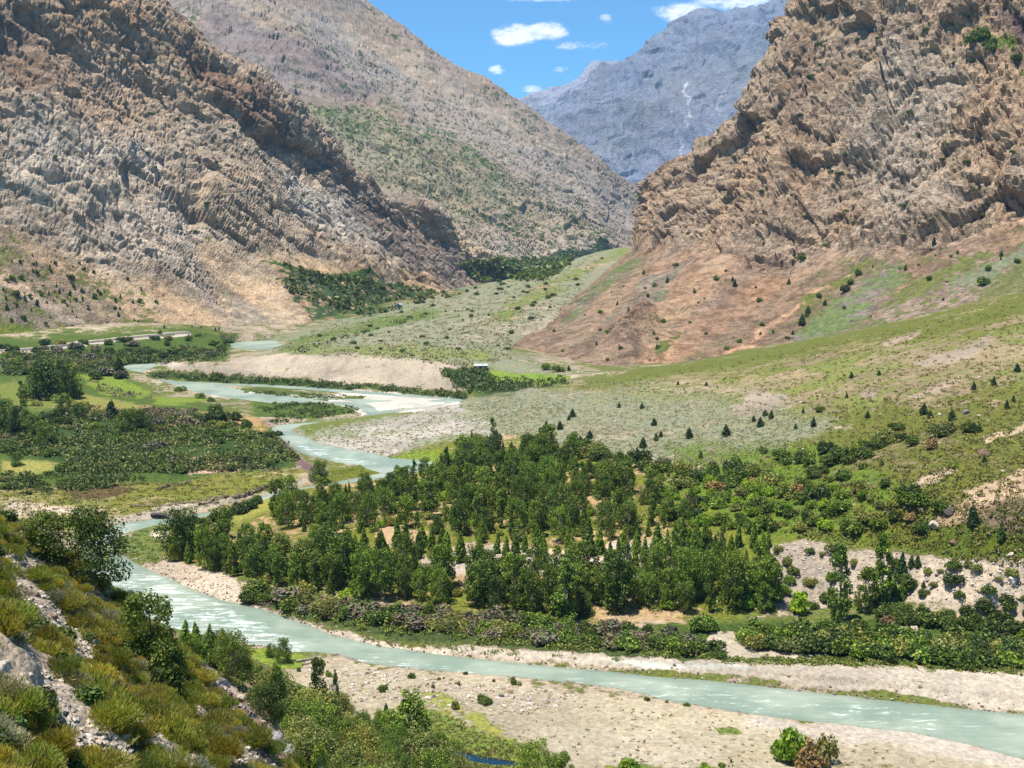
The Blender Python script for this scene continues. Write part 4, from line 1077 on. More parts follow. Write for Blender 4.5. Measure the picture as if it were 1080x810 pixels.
at_px('conifer', 1056, 570, 20, 'narrow dark conical juniper at the edge of the stony patch by the right-hand path', 'tree', only=('ground',), wp=.75)

# ---- separate shrubs on the right slope
S = [('dbush',944,454,11,20),('dbush',865,434,7,13),('dbush',962,470,14,19),('rbush',981,474,15,20),('obush',992,461,17,28),('dbush',1022,456,14,25),('dbush',891,485,18,30),('bush',923,474,14,22),('obush',938,468,12,18),
     ('bush',908,473,13,16),('dbush',934,513,11,16),('dbush',963,524,17,36),('bush',909,494,8,14),('bush',1005,494,8,12),('obush',814,513,18,32),('dbush',785,501,17,28),('dbush',753,500,17,20),('gbush',736,504,16,20),
     ('dbush',864,525,17,30),('dbush',845,514,14,18),('bush',882,487,16,26),('bush',963,532,20,36),('bush',991,539,15,22),('fbush',789,523,15,25),('bush',790,538,11,16),('fbush',725,566,13,20),
     ('bush',850,546,12,18),('bush',874,535,9,14),('rbush',934,666,20,26),('bush',741,664,22,38),('fbush',843,648,27,30),('dbush',768,498,15,24),('bush',905,482,14,20),('obush',1000,456,13,18),
     ('rbush',724,540,22,18),('rbush',662,520,14,14),('gbush',700,492,12,16),('bush',805,478,9,12),('dbush',673,492,24,28),('dbush',722,507,12,18)]
KN = {'bush':'green','dbush':'dark green','fbush':'bright green','obush':'olive green','rbush':'rust-brown dead-looking','gbush':'silvery grey','brush':'grey-brown twiggy'}
S.sort(key=lambda s: (s[0], s[1]))
for k in KN:
    L = [s for s in S if s[0] == k]
    for i, (key, x, y, h, wpx) in enumerate(L):
        lab = f'{KN[k]} shrub on the right slope' + (f', {ordinal(i, len(L))} of its colour' if len(L) > 1 else '')
        if (x, y) == (934, 666): lab = 'rust-brown dry shrub behind the long hedge below the pale scarp'
        if (x, y) == (741, 664): lab = 'lone round green shrub on the sandy ground in front of the grove'
        if (x, y) == (843, 648): lab = 'tall bright green shrub at the foot of the tall poplars right of the grove'
        ph = {'gbush':1.3 / 2.4}.get(key, .65)
        o = at_px(key, x, y, h, lab, 'shrub', 'shrubs on the right slope', only=('ground',), wp=min(1.6, max(.7, (wpx / h) * ph * .9)))

# ---- the grove
GA = [(185,592),(215,600),(260,612),(330,628),(420,636),(520,642),(600,652),(700,646),(815,647),(817,618),(760,605),(700,606),(640,622),(560,618),(480,614),(380,608),(300,596),(230,578),(190,574)]
GB = [(288,556),(330,568),(400,560),(440,566),(520,572),(640,572),(700,566),(745,556),(690,520),(640,502),(560,478),(500,474),(480,480),(450,502),(400,506),(330,532),(290,540)]
def zone_words(px, py):
    if py > 600 or (px < 300 and py > 570):
        a = 'in the front rows of the grove'
        b = ' by the river bend' if px < 330 else ' behind the grey-brown brush' if px < 560 else ' above the sandy flat' if px > 690 else ' behind the green brush'
    else:
        a = 'in the middle of the grove' if py > 535 else 'on the upper edge of the grove'
        b = ' near the river gap' if px < 400 else ' below the bright meadow' if px < 520 else ' below the pale slope' if py < 535 else ' among the sand patches'
    return a + b
pts = scatter(GA, 150, 3.4, avoid=[[(470,640),(500,640),(505,600),(475,600)],[(615,650),(640,650),(640,615),(620,615)],[(360,632),(380,632),(380,600),(362,600)]])
gaps = [[(430,590),(510,578),(560,582),(640,592),(640,604),(440,606)], [(395,556),(450,560),(450,576),(395,572)], [(640,590),(690,572),(700,600),(660,612)], [(395,488),(500,478),(500,492),(400,500)], [(530,588),(560,585),(560,612),(530,612)]]
for p, px, py in pts:
    hp = random.uniform(32, 58) if px > 300 else random.uniform(32, 46)
    d = (p - O).length; hgt = min(hp * d / F, 13.5)
    key = random.choices(['broad', 'darktree', 'slim', 'sapling'], [6, 1.2, 2.2, .8])[0]
    if key == 'sapling': hgt *= .6
    nm = {'broad':'leafy round-crowned poplar','darktree':'dark spreading willow','slim':'tall slender poplar','sapling':'young conical poplar'}[key]
    if key == 'darktree': hgt *= .75
    place(key, p, hgt, f'{nm} {zone_words(px, py)}', 'tree', f'{nm}s {zone_words(px, py)}', wid=random.uniform(.68, .95))
pts = scatter(GB, 225, 3.8, avoid=gaps)
for p, px, py in pts:
    hp = random.uniform(20, 42)
    if px < 450: hp = max(9, min(hp, py - np.interp(px, [290, 400, 450], [502, 497, 478])))
    d = (p - O).length; hgt = min(hp * d / F, 11.5)
    key = random.choices(['broad', 'darktree', 'slim', 'sapling'], [5, 1.6, 1.6, 2.4])[0]
    if key == 'sapling': hgt *= .6
    if key == 'darktree': hgt *= .7
    nm = {'broad':'leafy round-crowned poplar','darktree':'dark spreading willow','slim':'tall slender poplar','sapling':'young conical poplar'}[key]
    place(key, p, hgt, f'{nm} {zone_words(px, py)}', 'tree', f'{nm}s {zone_words(px, py)}', wid=random.uniform(.68, .95))
# light green saplings standing in the sandy gap
for p, px, py in scatter([(330,600),(440,600),(640,604),(720,604),(720,575),(560,572),(440,572),(330,580)], 46, 3.0):
    place('sapling', p, random.uniform(20, 31) * (p - O).length / F, 'light green conical young poplar at the sandy gap across the grove', 'tree', 'young poplars at the sandy gap', wid=.9)
for p, px, py in scatter([(690,600),(815,600),(815,575),(700,572)], 22, 2.4):
    place('sapling', p, random.uniform(20, 30) * (p - O).length / F, 'conical young poplar on the pale scarp at the right end of the grove', 'tree', 'young poplars on the pale scarp', wid=.8)
# named trees
for key, x, y, hp, wd, lab in [('slim',596,655,74,1.25,'big dark poplar at the front edge of the grove left of its middle'), ('broad',649,645,66,.9,'broad tall poplar at the front edge of the grove, right of the big dark one'),
        ('slim',887,657,84,.9,'tallest slender poplar left of the pale scarp'), ('slim',933,641,80,1.0,'tall slender poplar close beside the pale scarp'), ('broad',912,646,50,.7,'shorter poplar between the two tall slender poplars'),
        ('conifer',950,610,27,.8,'dark narrow tree against the pale scarp'), ('sapling',951,632,20,.9,'light conical young tree at the foot of the pale scarp'), ('sapling',942,628,17,.9,'small conical tree behind the light one at the scarp foot'),
        ('conifer',961,598,13,.8,'small narrow tree on top of the pale scarp, left one of two'), ('conifer',968,598,13,.8,'small narrow tree on top of the pale scarp, right one of two'),
        ('dbush',959,621,19,.7,'dark shrub clinging to the left side of the pale scarp'), ('conifer',974,620,8,.9,'tiny conical tree on the face of the pale scarp'),
        ('broad',806,640,48,.7,'rightmost poplar of the grove beside the grey gravel scarp'), ('sapling',808,612,30,.9,'conical young tree at the right corner of the grove'), ('sapling',822,634,22,.9,'small conical tree beside the grey gravel scarp'),
        ('darktree',192,588,50,.8,'leftmost tree of the grove at the river bend'), ('darktree',336,506,20,1.0,'round tree standing alone above the gap in the grove by the upper river'),
        ('broad',290,546,42,.7,'poplar with a pale trunk at the left end of the upper grove')]:
    at_px(key, x, y, hp, lab, 'shrub' if key == 'dbush' else 'tree', wp=wd)
# shrubs between the trees and above them
for p, px, py in scatter([(690,512),(780,500),(880,500),(960,540),(985,560),(900,568),(830,566),(760,556),(700,556)], 95, 2.6):
    key = random.choices(['fbush', 'bush', 'dbush', 'rbush', 'obush'], [4, 4, 1.5, .5, 1])[0]
    place(key, p, random.uniform(7, 15) * (p - O).length / F, f'{KN[key]} shrub in the bushy ground between grove and green slope', 'shrub', f'{KN[key]} shrubs between grove and green slope', wid=random.uniform(.8, 1.2))
for p, px, py in scatter([(470,470),(560,462),(650,480),(760,492),(900,470),(960,462),(900,500),(760,512),(680,505),(560,490),(490,480)], 50, 3.0):
    key = random.choices(['dbush', 'bush', 'obush'], [4, 2, 1])[0]
    place(key, p, random.uniform(9, 17) * (p - O).length / F, f'{KN[key]} shrub along the lower edge of the pale slope', 'shrub', f'{KN[key]} shrubs along the pale slope edge', wid=random.uniform(.8, 1.3))
for p, px, py in scatter(GB, 90, 2.6):
    key = random.choice(['bush', 'fbush', 'obush'])
    place(key, p, random.uniform(7, 13) * (p - O).length / F, f'{KN[key]} undershrub between the trees of the upper grove', 'shrub', f'{KN[key]} undershrubs in the upper grove')
for p, px, py in scatter(GA, 60, 2.4):
    key = random.choice(['bush', 'fbush', 'obush'])
    place(key, p, random.uniform(8, 15) * (p - O).length / F, f'{KN[key]} undershrub between the front trees of the grove', 'shrub', f'{KN[key]} undershrubs in the front of the grove')
for p, px, py in scatter([(815,580),(870,580),(940,590),(1080,596),(1080,636),(960,632),(880,640),(820,646)], 42, 2.2):
    key = random.choice(['bush', 'dbush', 'fbush', 'obush'])
    place(key, p, random.uniform(4, 13) * (p - O).length / F, f'{KN[key]} shrub growing on the pale scarp', 'shrub', f'{KN[key]} shrubs on the pale scarp')
# long hedge and dark thicket at the right
for p, px, py in scatter([(778,682),(830,688),(900,694),(1000,702),(1100,708),(1100,684),(1000,680),(900,672),(830,668),(790,664)], 62, 2.3):
    key = random.choices(['bush', 'obush', 'dbush'], [4, 2, 2])[0]
    place(key, p, random.uniform(17, 25) * (p - O).length / F, f'{KN[key]} bush in the long hedge along the right-hand gravel bank', 'shrub', f'{KN[key]} bushes of the long hedge')
for p, px, py in scatter([(925,658),(1000,664),(1100,672),(1100,640),(1015,646),(1005,652),(930,642)], 55, 2.0):
    place('dbush', p, random.uniform(11, 16) * (p - O).length / F, 'dark low bush in the thicket at the foot of the pale scarp', 'shrub', 'dark thicket bushes below the scarp')
# brush belt on the far bank
BELT = [(262,634),(330,648),(430,662),(560,676),(690,684),(760,694),(745,682),(690,668),(600,660),(520,652),(430,646),(330,636),(270,620)]
for p, px, py in scatter(BELT, 90, 2.3):
    key = random.choices(['brush', 'bush', 'obush', 'dbush'], [5, 2.5, 2, 1])[0]
    if px > 560: key = random.choices(['brush', 'bush', 'dbush'], [2, 4, 2])[0]
    place(key, p, random.uniform(9, 17) * (p - O).length / F, f'{KN[key]} bush in the brush belt along the far river bank', 'shrub', f'{KN[key]} bushes of the brush belt', wid=random.uniform(.9, 1.4))
for i, (x, y, h) in enumerate([(228,548,9),(240,545,12),(251,541,14),(262,537,14),(272,531,11)]):
    at_px('dbush', x, y, h, f'dark bush on the strip by the upper river bend, {ordinal(i, 5)} of five', 'shrub', 'dark bushes by the upper river bend')
for i, (x, y, h) in enumerate([(205,585,10),(232,596,12),(263,604,15),(282,607,13),(262,575,9)]):
    at_px('bush', x, y, h, f'green bush at the left foot of the grove, {ordinal(sorted([205,232,263,282,262]).index(x), 5)} of five', 'shrub', 'bushes at the left foot of the grove')

# ---- gravel bar in front
BB = [('bush',347,713,7,9),('bush',403,729,9,13),('bush',434,715,7,8),('obush',457,726,6,6),('obush',483,723,6,6),('obush',463,717,4,5),('dbush',491,711,4,6),('bush',541,722,11,9),('bush',548,723,5,5),('obush',521,719,4,4),
      ('dbush',509,741,10,19),('obush',479,748,11,10),('bush',487,769,4,4),('bush',315,708,6,5),('bush',336,710,7,8),('dbush',683,739,5,8),('obush',703,741,4,5),('dbush',724,744,4,9),('obush',771,804,5,4),('bush',761,809,6,8)]
BB.sort(key=lambda s: s[1])
for i, (k, x, y, h, wpx) in enumerate(BB):
    at_px(k, x, y, h, f'small {KN[k]} bush on the near gravel bar, {ordinal(i, len(BB))} of the row', 'shrub', 'small bushes on the near gravel bar', wp=min(1.7, wpx / h * .65), only=('ground',))
at_px('darktree', 300, 699, 26, 'round dark green tree standing alone on the near river bank', 'tree', wp=.62)
at_px('darktree', 286, 693, 14, 'small round bush left of the lone round tree on the bank', 'shrub', wp=.75)
at_px('conifer', 408, 758, 17, 'dark conical juniper beside the grassy edge of the gravel bar', 'tree', wp=.8)
at_px('fbush', 832, 804, 44, 'tall bright green shrub on the near gravel bar', 'shrub', wp=.62)
at_px('rbush', 851, 812, 34, 'grey-brown dry shrub in front of the bright green one on the gravel bar', 'shrub', wp=.8)
at_px('obush', 868, 806, 36, 'olive shrub behind the dry shrub on the gravel bar', 'shrub', wp=.5)
at_px('fbush', 668, 815, 16, 'low bright shrub at the bottom edge of the gravel bar, left one', 'shrub', wp=1.4)
at_px('fbush', 745, 818, 14, 'low bright shrub at the bottom edge of the gravel bar, right one', 'shrub', wp=1.4)

# ---- farmland on the left bank
FL = [('darktree',55,421,42,1.05,'big dark tree group leader in the fields on the left bank'), ('darktree',42,420,34,.8,'dark tree at the left side of the big field tree'), ('darktree',70,420,34,.8,'dark tree at the right side of the big field tree'),
      ('slim',23,428,26,1.0,'narrow dark tree in the yellow field'), ('darktree',68,440,18,.9,'round tree below the big field trees'), ('darktree',82,441,15,.9,'small round tree right of the one below the big field trees'),
      ('conifer',118,441,19,1.0,'dark cone-shaped tree at the end of the yellow field'), ('darktree',137,456,24,1.0,'dark tree in the thicket below the fields, left of two'), ('darktree',150,455,22,1.0,'dark tree in the thicket below the fields, right of two'),
      ('conifer',126,394,18,1.0,'dark pointed tree by the river where it enters the plain'), ('darktree',5,452,30,1.0,'dark tree at the left edge of the plain'), ('darktree',20,458,28,.9,'dark tree beside the one at the left edge of the plain'),
      ('darktree',36,462,24,1.0,'third dark tree from the left edge of the plain'), ('darktree',48,470,20,1.0,'fourth dark tree from the left edge of the plain'), ('darktree',18,491,14,1.0,'round shrub-like tree right of the yellow stubble plot'),
      ('bush',212,420,7,1.2,'low green bush beside the round field near the river'), ('bush',190,412,6,1.4,'low green bush on the river edge of the fields'), ('bush',222,424,7,1.2,'green bush at the point of the fields by the river')]
for k, x, y, h, wd, lab in FL: at_px(k, x, y, h, lab, 'tree' if k in ('darktree', 'slim', 'conifer') else 'shrub', wp=wd, only=('ground',))
for p, px, py in scatter([(0,380),(60,385),(110,392),(150,408),(220,428),(285,455),(315,488),(250,498),(120,500),(0,520),(0,440),(120,436),(0,425)], 80, 7, avoid=[[(70,398),(165,405),(225,420),(225,428),(170,437),(90,436)],[(0,402),(80,402),(100,412),(0,420)],[(0,480),(75,482),(62,496),(0,502)],[(170,470),(240,470),(240,482),(170,482)]]):
    key = random.choices(['dbush', 'bush', 'obush', 'brush'], [5, 4, 2, 1])[0]
    place(key, p, random.uniform(6, 12) * (p - O).length / F, f'{KN[key]} bush among the fields on the left bank', 'shrub', f'{KN[key]} bushes among the left bank fields', wid=random.uniform(.9, 1.5))
for p, px, py in scatter([(0,366),(100,362),(200,356),(250,362),(240,378),(130,384),(100,392),(0,396)], 60, 9):
    key = random.choices(['dbush', 'brush', 'obush'], [5, 2, 2])[0]
    place(key, p, random.uniform(5, 9) * (p - O).length / F, f'{KN[key]} bush between the road and the river', 'shrub', f'{KN[key]} bushes between road and river', wid=random.uniform(1, 1.5))

# ---- stuff: growth nobody could count
def clumps(name, specs, mat, label, cat_=None, stuffk=True):
    """specs: list of (centres (n,3), radius, height, leaves per clump, leaf size)"""
    Vs = []; Fs = []; o = 0
    for cen, rad, hh, k, leaf in specs:
        cen = np.asarray(cen, float)
        if not len(cen): continue
        n = len(cen); u = RNG.normal(size=(n, k, 3)); u /= np.linalg.norm(u, axis=2, keepdims=True); u[..., 2] = np.abs(u[..., 2])
        sz = RNG.uniform(.6, 1.3, (n, 1, 1))
        q = RNG.uniform(.3, 1, (n, k, 1)) ** .5
        c = (cen[:, None] + u * q * np.array([rad, rad, hh]) * sz).reshape(-1, 3)
        V, Fc = leaf_quads(c, leaf, 1.5, .5, RNG, u.reshape(-1, 3) * .8)
        Vs.append(V); Fs.append(Fc + o); o += len(V)
    return tag(link(name, mesh_np(name, np.concatenate(Vs), np.concatenate(Fs), mat)), label, cat_ or 'undergrowth', kind='stuff')

def spread(poly, n, only, f=1.0, avoid=()):
    r = []; xs = [p[0] for p in poly]; ys = [p[1] for p in poly]
    X = RNG.uniform(min(xs), max(xs), n * 3); Y = RNG.uniform(min(ys), max(ys), n * 3)
    m = sdpoly(X, Y, poly) < 0
    for a in avoid: m &= sdpoly(X, Y, a) > 0
    for x, y in zip(X[m][:n], Y[m][:n]):
        h = hit(x, y)
        if h and h[2] in only: r.append(h[0][:])
    return np.array(r) if r else np.zeros((0, 3))
G_ = ('ground',)
clumps('brush_growth', [(spread(BELT, 900, G_), 1.3, .9, 42, .3)], M['brush'], 'low grey-brown brush covering the far river bank in front of the grove')
clumps('field_brush', [(spread([(150,430),(200,435),(216,450),(160,448)], 130, G_), 2.2, 1.2, 24, .6), (spread([(0,372),(60,376),(92,384),(60,392),(0,388)], 120, G_), 3.5, 1.6, 20, .8),
        (spread([(70,425),(120,432),(150,440),(90,442)], 60, G_), 2, 1.2, 20, .6), (spread([(90,400),(130,412),(160,420),(110,418)], 40, G_), 2, 1, 20, .6), (spread([(180,484),(290,480),(300,496),(200,500)], 70, G_), 1.8, 1.1, 20, .5)], M['brush'], 'grey-pink bare brush in patches between the fields')
clumps('field_scrub', [(spread([(0,440),(40,436),(150,440),(240,440),(300,470),(312,488),(260,496),(100,500),(60,500),(75,482),(0,480)], 420, G_), 2.4, 1.6, 30, .6), (spread([(0,376),(100,372),(200,366),(240,374),(225,381),(120,384),(110,394),(0,396)], 160, G_), 3.4, 1.7, 20, .8),
        (spread(BELT, 260, G_), 1.3, 1.0, 36, .3), (spread([(100,512),(300,496),(262,524),(190,538),(60,545),(0,540),(0,515)], 160, G_), 1.0, .6, 20, .3)], M['olive'], 'olive scrub mixed through the thickets and the brush belt')
clumps('bank_undergrowth', [(spread([(255,618),(330,632),(430,646),(560,655),(700,668),(770,694),(700,694),(560,682),(400,666),(300,650)], 420, G_), 1.2, .9, 40, .3),
        (spread([(760,694),(880,694),(1100,704),(1100,712),(900,702),(760,700)], 160, G_), 1.0, .6, 30, .28), (spread(GA, 350, G_), 1.3, .9, 32, .32), (spread(GB, 380, G_, avoid=gaps), 1.5, 1.0, 32, .36),
        (spread([(118,571),(140,560),(190,554),(180,575),(165,592),(135,586)], 60, G_), 1, .4, 24, .28), (spread([(380,672),(600,692),(700,697),(600,695),(400,681)], 60, G_), .8, .4, 20, .25)], M['thick'], 'low green undergrowth along the far river bank and under the grove')
clumps('field_thicket', [(spread([(0,440),(40,436),(150,440),(240,440),(300,470),(312,488),(260,496),(100,500),(60,500),(75,482),(0,480)], 560, G_, avoid=[[(170,470),(240,470),(240,481),(170,481)]]), 3.0, 1.9, 34, .7),
        (spread([(0,376),(100,372),(200,366),(240,374),(225,381),(120,384),(110,394),(0,396)], 420, G_), 4.0, 2.0, 24, .9),
        (spread([(155,392),(230,395),(330,402),(490,414),(490,421),(400,412),(300,407),(158,398)], 260, G_), 2.6, 1.7, 24, .7),
        (spread([(271,426),(349,425),(384,433),(340,441),(289,446)], 130, G_), 2.2, 1.0, 20, .6), (spread([(240,411),(350,417),(390,419),(340,421),(280,418)], 50, G_), 2, .7, 16, .6),
        (spread([(0,500),(60,500),(150,503),(150,512),(0,525)], 110, G_), 2.0, 1.4, 30, .6),
        (spread([(465,392),(510,388),(520,400),(600,402),(600,406),(500,415),(480,408)], 120, G_), 2.8, 2.6, 24, .8),
        (spread([(300,372),(400,345),(450,330),(445,336),(380,354),(310,375)], 120, G_), 4, 2.6, 14, 1.1)], M['thick'], 'dense green thicket covering the left bank fields and river margins')
clumps('far_scrub', [(spread([(330,112),(380,112),(500,160),(560,200),(650,250),(600,272),(500,232),(400,195),(340,160)], 1700, ('far_slope',)), 2.6, 2.6, 6, 2.0),
        (spread([(300,30),(450,90),(620,190),(660,240),(620,270),(500,220),(430,215),(520,290),(560,285),(640,262)], 1700, ('far_slope',)), 2.6, 2.6, 6, 2.0),
        (spread([(485,278),(520,273),(575,272),(610,272),(600,280),(575,296),(500,296)], 420, ('far_slope', 'ground', 'left_mountain')), 5, 4.5, 10, 3.2)], M['thick'], 'dark scrub speckling the far mountain slope')
clumps('terrace_woods', [(spread([(288,292),(330,288),(400,300),(470,312),(440,322),(390,334),(345,330),(310,312)], 130, ('left_mountain', 'ground')), 4.5, 4.5, 10, 2.4),
        (spread([(290,274),(330,288),(400,298),(480,310),(470,314),(390,304),(320,294)], 160, ('left_mountain', 'ground')), 4, 4, 10, 2.2)], M['thick'], 'green orchard growth on the far terrace under the left mountain')
# tufts on the slopes (grass and sage too many to count)
clumps('sage_cover', [(spread([(490,426),(560,402),(700,402),(800,425),(870,440),(850,470),(760,490),(690,500),(600,480),(540,462),(520,450)], 3600, G_), .8, .4, 8, .3),
        (spread([(280,372),(350,340),(500,302),(640,266),(600,325),(540,355),(540,380),(480,386),(400,378)], 1900, G_), 2.0, .8, 8, .75),
        (spread([(310,455),(440,434),(540,418),(600,430),(540,450),(480,468),(410,484)], 900, G_), .8, .4, 8, .35)], M['grey'], 'pale sage cover on the valley slopes', 'ground cover')
clumps('slope_grass', [(spread([(600,410),(800,376),(950,346),(1100,306),(1100,600),(960,580),(830,568),(760,500),(860,460),(880,440),(800,420)], 4200, G_), .9, .5, 8, .36),
        (spread([(330,700),(450,715),(600,735),(800,762),(1000,800),(1000,812),(330,812)], 350, G_), .35, .22, 10, .16),
        (spread([(430,745),(480,757),(520,777),(575,792),(600,815),(430,815)], 900, G_), .4, .25, 10, .16),
        (spread([(0,512),(170,508),(320,494),(262,525),(190,541),(60,548),(0,546)], 900, G_), .8, .35, 9, .3)], leaf_mat('slope_grass', (78,82,38), (116,114,56), (142,130,84), .25, .2), 'short grass tufts covering the green slope and meadows', 'grass')

# ---- junipers on the taluses, small and far
n = 0
for poly, num, lab, grp in (([(0,255),(60,262),(120,290),(180,310),(150,345),(60,345),(0,345)], 190, 'small dark juniper on the left talus slope above the road', 'junipers on the left talus'),
                            ([(150,345),(240,345),(250,355),(160,358)], 16, 'dark juniper beside the far end of the road', 'junipers by the far road')):
    cc = [(random.uniform(0, 235), random.uniform(255, 350), random.uniform(10, 26)) for _ in range(20)]
    for p, px, py in scatter(poly, num, 3, ('left_mountain', 'ground')):
        if num > 50 and random.random() < .8:
            a_ = random.choice(cc); q_ = hit(random.gauss(a_[0], a_[2]), random.gauss(a_[1], a_[2] * .45), ('left_mountain', 'ground'))
            if q_ is None or not inpoly(*[float(v[0]) for v in proj(np.array([q_[0][:]]))], poly): continue
            p = q_[0]
        key = random.choice(['conifer', 'dbush', 'conifer', 'bush']); jn = key == 'conifer'
        lb = lab if jn else lab.replace('small dark juniper', f'small {KN[key]} shrub').replace('dark juniper', f'{KN[key]} shrub'); gp = grp if jn else grp.replace('junipers', f'{KN[key]} shrubs')
        place(key, p, random.choice([2, 2.5, 3, 4, 5, 6.5]) * random.uniform(.8, 1.1) * (p - O).length / F, lb, 'tree' if jn else 'shrub', gp, wid=.75, single=True)
for x, y, h in [(704,298,8),(775,302,9),(800,318,7),(846,343,12),(852,331,9),(836,353,6),(870,322,8),(892,308,10),(897,300,8),(905,290,8),(845,275,10),(838,270,8),(663,328,6),(690,303,7),(651,322,6),(679,290,6),(780,362,7),(766,369,6),
                (693,368,6),(832,300,8),(955,285,7),(985,258,8),(1037,300,9),(1042,285,8),(1056,270,7),(1010,268,6),(700,340,6),(575,390,11),(587,392,9),(600,391,7),(593,392,8)]:
    key = random.choice(['conifer', 'dbush', 'conifer', 'bush']); jn = key == 'conifer'
    at_px(key, x, y, h * random.uniform(.8, 1.1), 'small dark juniper on the talus under the right cliff' if jn else f'small {KN[key]} round shrub on the talus under the right cliff', 'tree' if jn else 'shrub', 'junipers on the right talus' if jn else f'{KN[key]} shrubs on the right talus', wp=.85, single=True)
for p, px, py in scatter([(690,275),(900,285),(1080,245),(1080,320),(900,345),(760,372),(650,385),(560,365),(640,310)], 60, 8, ('right_mountain',)):
    key = random.choice(['conifer', 'dbush', 'bush']); jn = key == 'conifer'
    place(key, p, random.choice([1.5, 2, 3, 4, 5.5]) * (p - O).length / F, 'tiny dark juniper scattered on the right talus' if jn else f'tiny {KN[key]} shrub scattered on the right talus', 'tree' if jn else 'shrub', 'tiny junipers on the right talus' if jn else f'tiny {KN[key]} shrubs on the right talus', wid=.9, single=True)
for p, px, py in scatter([(690,250),(760,130),(860,20),(1080,0),(1080,230),(900,265),(760,262)], 55, 8, ('right_mountain',)):
    place('dbush', p, random.uniform(2, 5) * (p - O).length / F, 'tiny green shrub clinging to the right cliff', 'shrub', 'shrubs on the right cliff', wid=1.2, single=True, name='cliff_shrub')
for i, (x, y, h) in enumerate([(1026,46,12),(1034,42,16),(1042,50,11),(1046,54,9),(1072,64,9)]):
    at_px('dbush', x, y, h, f'green bush high on the right cliff ledge, {ordinal(i, 5)} of five', 'shrub', 'bushes on the high cliff ledge', only=('right_mountain',), single=True)
for p, px, py in scatter([(0,60),(140,20),(330,150),(440,250),(300,290),(200,250),(100,180),(0,200)], 55, 8, ('left_mountain',)):
    place('dbush', p, random.uniform(1.5, 4) * (p - O).length / F, 'tiny green shrub clinging to the left rocky mountain', 'shrub', 'shrubs on the left rocky mountain', wid=1.2, single=True, name='cliff_shrub')
for p, px, py in scatter([(280,370),(350,340),(500,304),(640,268),(600,320),(540,350),(545,375),(480,384),(400,376)], 60, 12, G_):
    place('dbush', p, random.uniform(2.5, 5) * (p - O).length / F, 'small dark bush dotted on the far pale fan', 'shrub', 'bushes on the far pale fan', wid=1.1, single=True, name='dark_shrub')
print('middle distance', time.time() - T0, NCOUNT)

# ---- near hillside: trees below the rim
HG_ = ('hillside', 'ground')
at_px('neardark', 82, 612, 70, 'big dark leafy tree on the rim of the near hillside over the river', 'tree', i=0, wp=1.0)
at_px('neardark', 45, 585, 44, 'smaller dark tree left of the big one on the hillside rim', 'tree', i=1, wp=1.1)
at_px('neardark', 162, 702, 78, 'dark tree on the hillside rim at the right of the broom shrubs', 'tree', i=1, wp=.9)
at_px('dnear', 176, 735, 40, 'dark leafy shrub among the broom below the rim tree', 'shrub', wp=.6)
def rim(px, py, hp, key, lab, wd=1.0, grp=None):
    """a tree whose foot is on the slope past the rim, found from its place on plan"""
    h = hit(px, py, HG_)
    if h is None: return
    p = h[0]; d = (p - O).length
    place(key, (p.x, p.y, p.z - .1), hp * d / F, lab, 'tree', grp, wd)
CT = [(197,692,40),(209,696,42),(222,700,42),(235,706,44),(246,712,40)]
for i, (x, y, h) in enumerate(CT): rim(x, y, h, 'nearcone', f'conical young tree, {ordinal(i, 5)} of the row below the near rim', 1.0, 'conical trees in a row below the rim')
rim(333, 782, 92, 'nearslim', 'tall slender poplar with pale trunk below the near rim', .8)
rim(292, 772, 74, 'nearslim', 'slender poplar with a bare trunk left of the tall pale-trunked one', .75)
rim(354, 775, 70, 'nearslim', 'thin half-bare poplar right of the tall pale-trunked one', .35)
for x, y, hp, key, wd, lab in [(436,842,118,'nearslim',1.25,'tallest nearby poplar in front of the gravel bar'), (414,838,70,'neargrey',1.0,'silvery willow left of the tallest nearby poplar'),
                               (462,846,66,'neargrey',1.1,'silvery willow right of the tallest nearby poplar'), (566,842,66,'nearbroad',.8,'leafy tree top at the bottom edge beside the pond, left of two'), (592,850,58,'nearbroad',.9,'leafy tree top at the bottom edge beside the pond, right of two')]:
    p = Pd(x, y, 160 if x > 500 else 150); z = down(p[0], p[1]); q = np.array([p[0], p[1], z])
    d = np.linalg.norm(q - np.array([0, 0, H])); 
    top = Pd(x, y - hp, p[1])[2]
    place(key, (q[0], q[1], z - .1), max(3, top - z), lab, 'tree', None, wd * min(1, hp * d / F / max(3, top - z)) )
NP = scatter([(182,700),(240,694),(300,722),(350,745),(400,765),(455,795),(500,830),(500,860),(330,860),(322,806),(296,778),(262,742),(215,704)], 95, 2.6, HG_)
for p, px, py in NP:
    key = random.choices(['nearbroad', 'neargrey', 'nearcone', 'neardark', 'nearslim'], [5, 2.6, 1.5, 1.2, .8])[0]
    top = np.interp(px, [180,250,262,300,350,400,430,500,560], [652,664,704,716,732,748,762,792,800]) + random.uniform(-5, 14)
    hp = max(14, min(random.uniform(32, 60), py - top)); nm = {'nearbroad':'leafy poplar','neargrey':'silvery willow','nearcone':'conical young tree','neardark':'dark low willow','nearslim':'slender poplar'}[key]
    zn = 'close under the near hillside rim' if px < 330 else 'at the foot of the near hillside'
    place(key, p, min(hp * (p - O).length / F, 7.5) * (.7 if key == 'neardark' else 1), f'{nm} {zn}', 'tree', f'{nm}s {zn}')
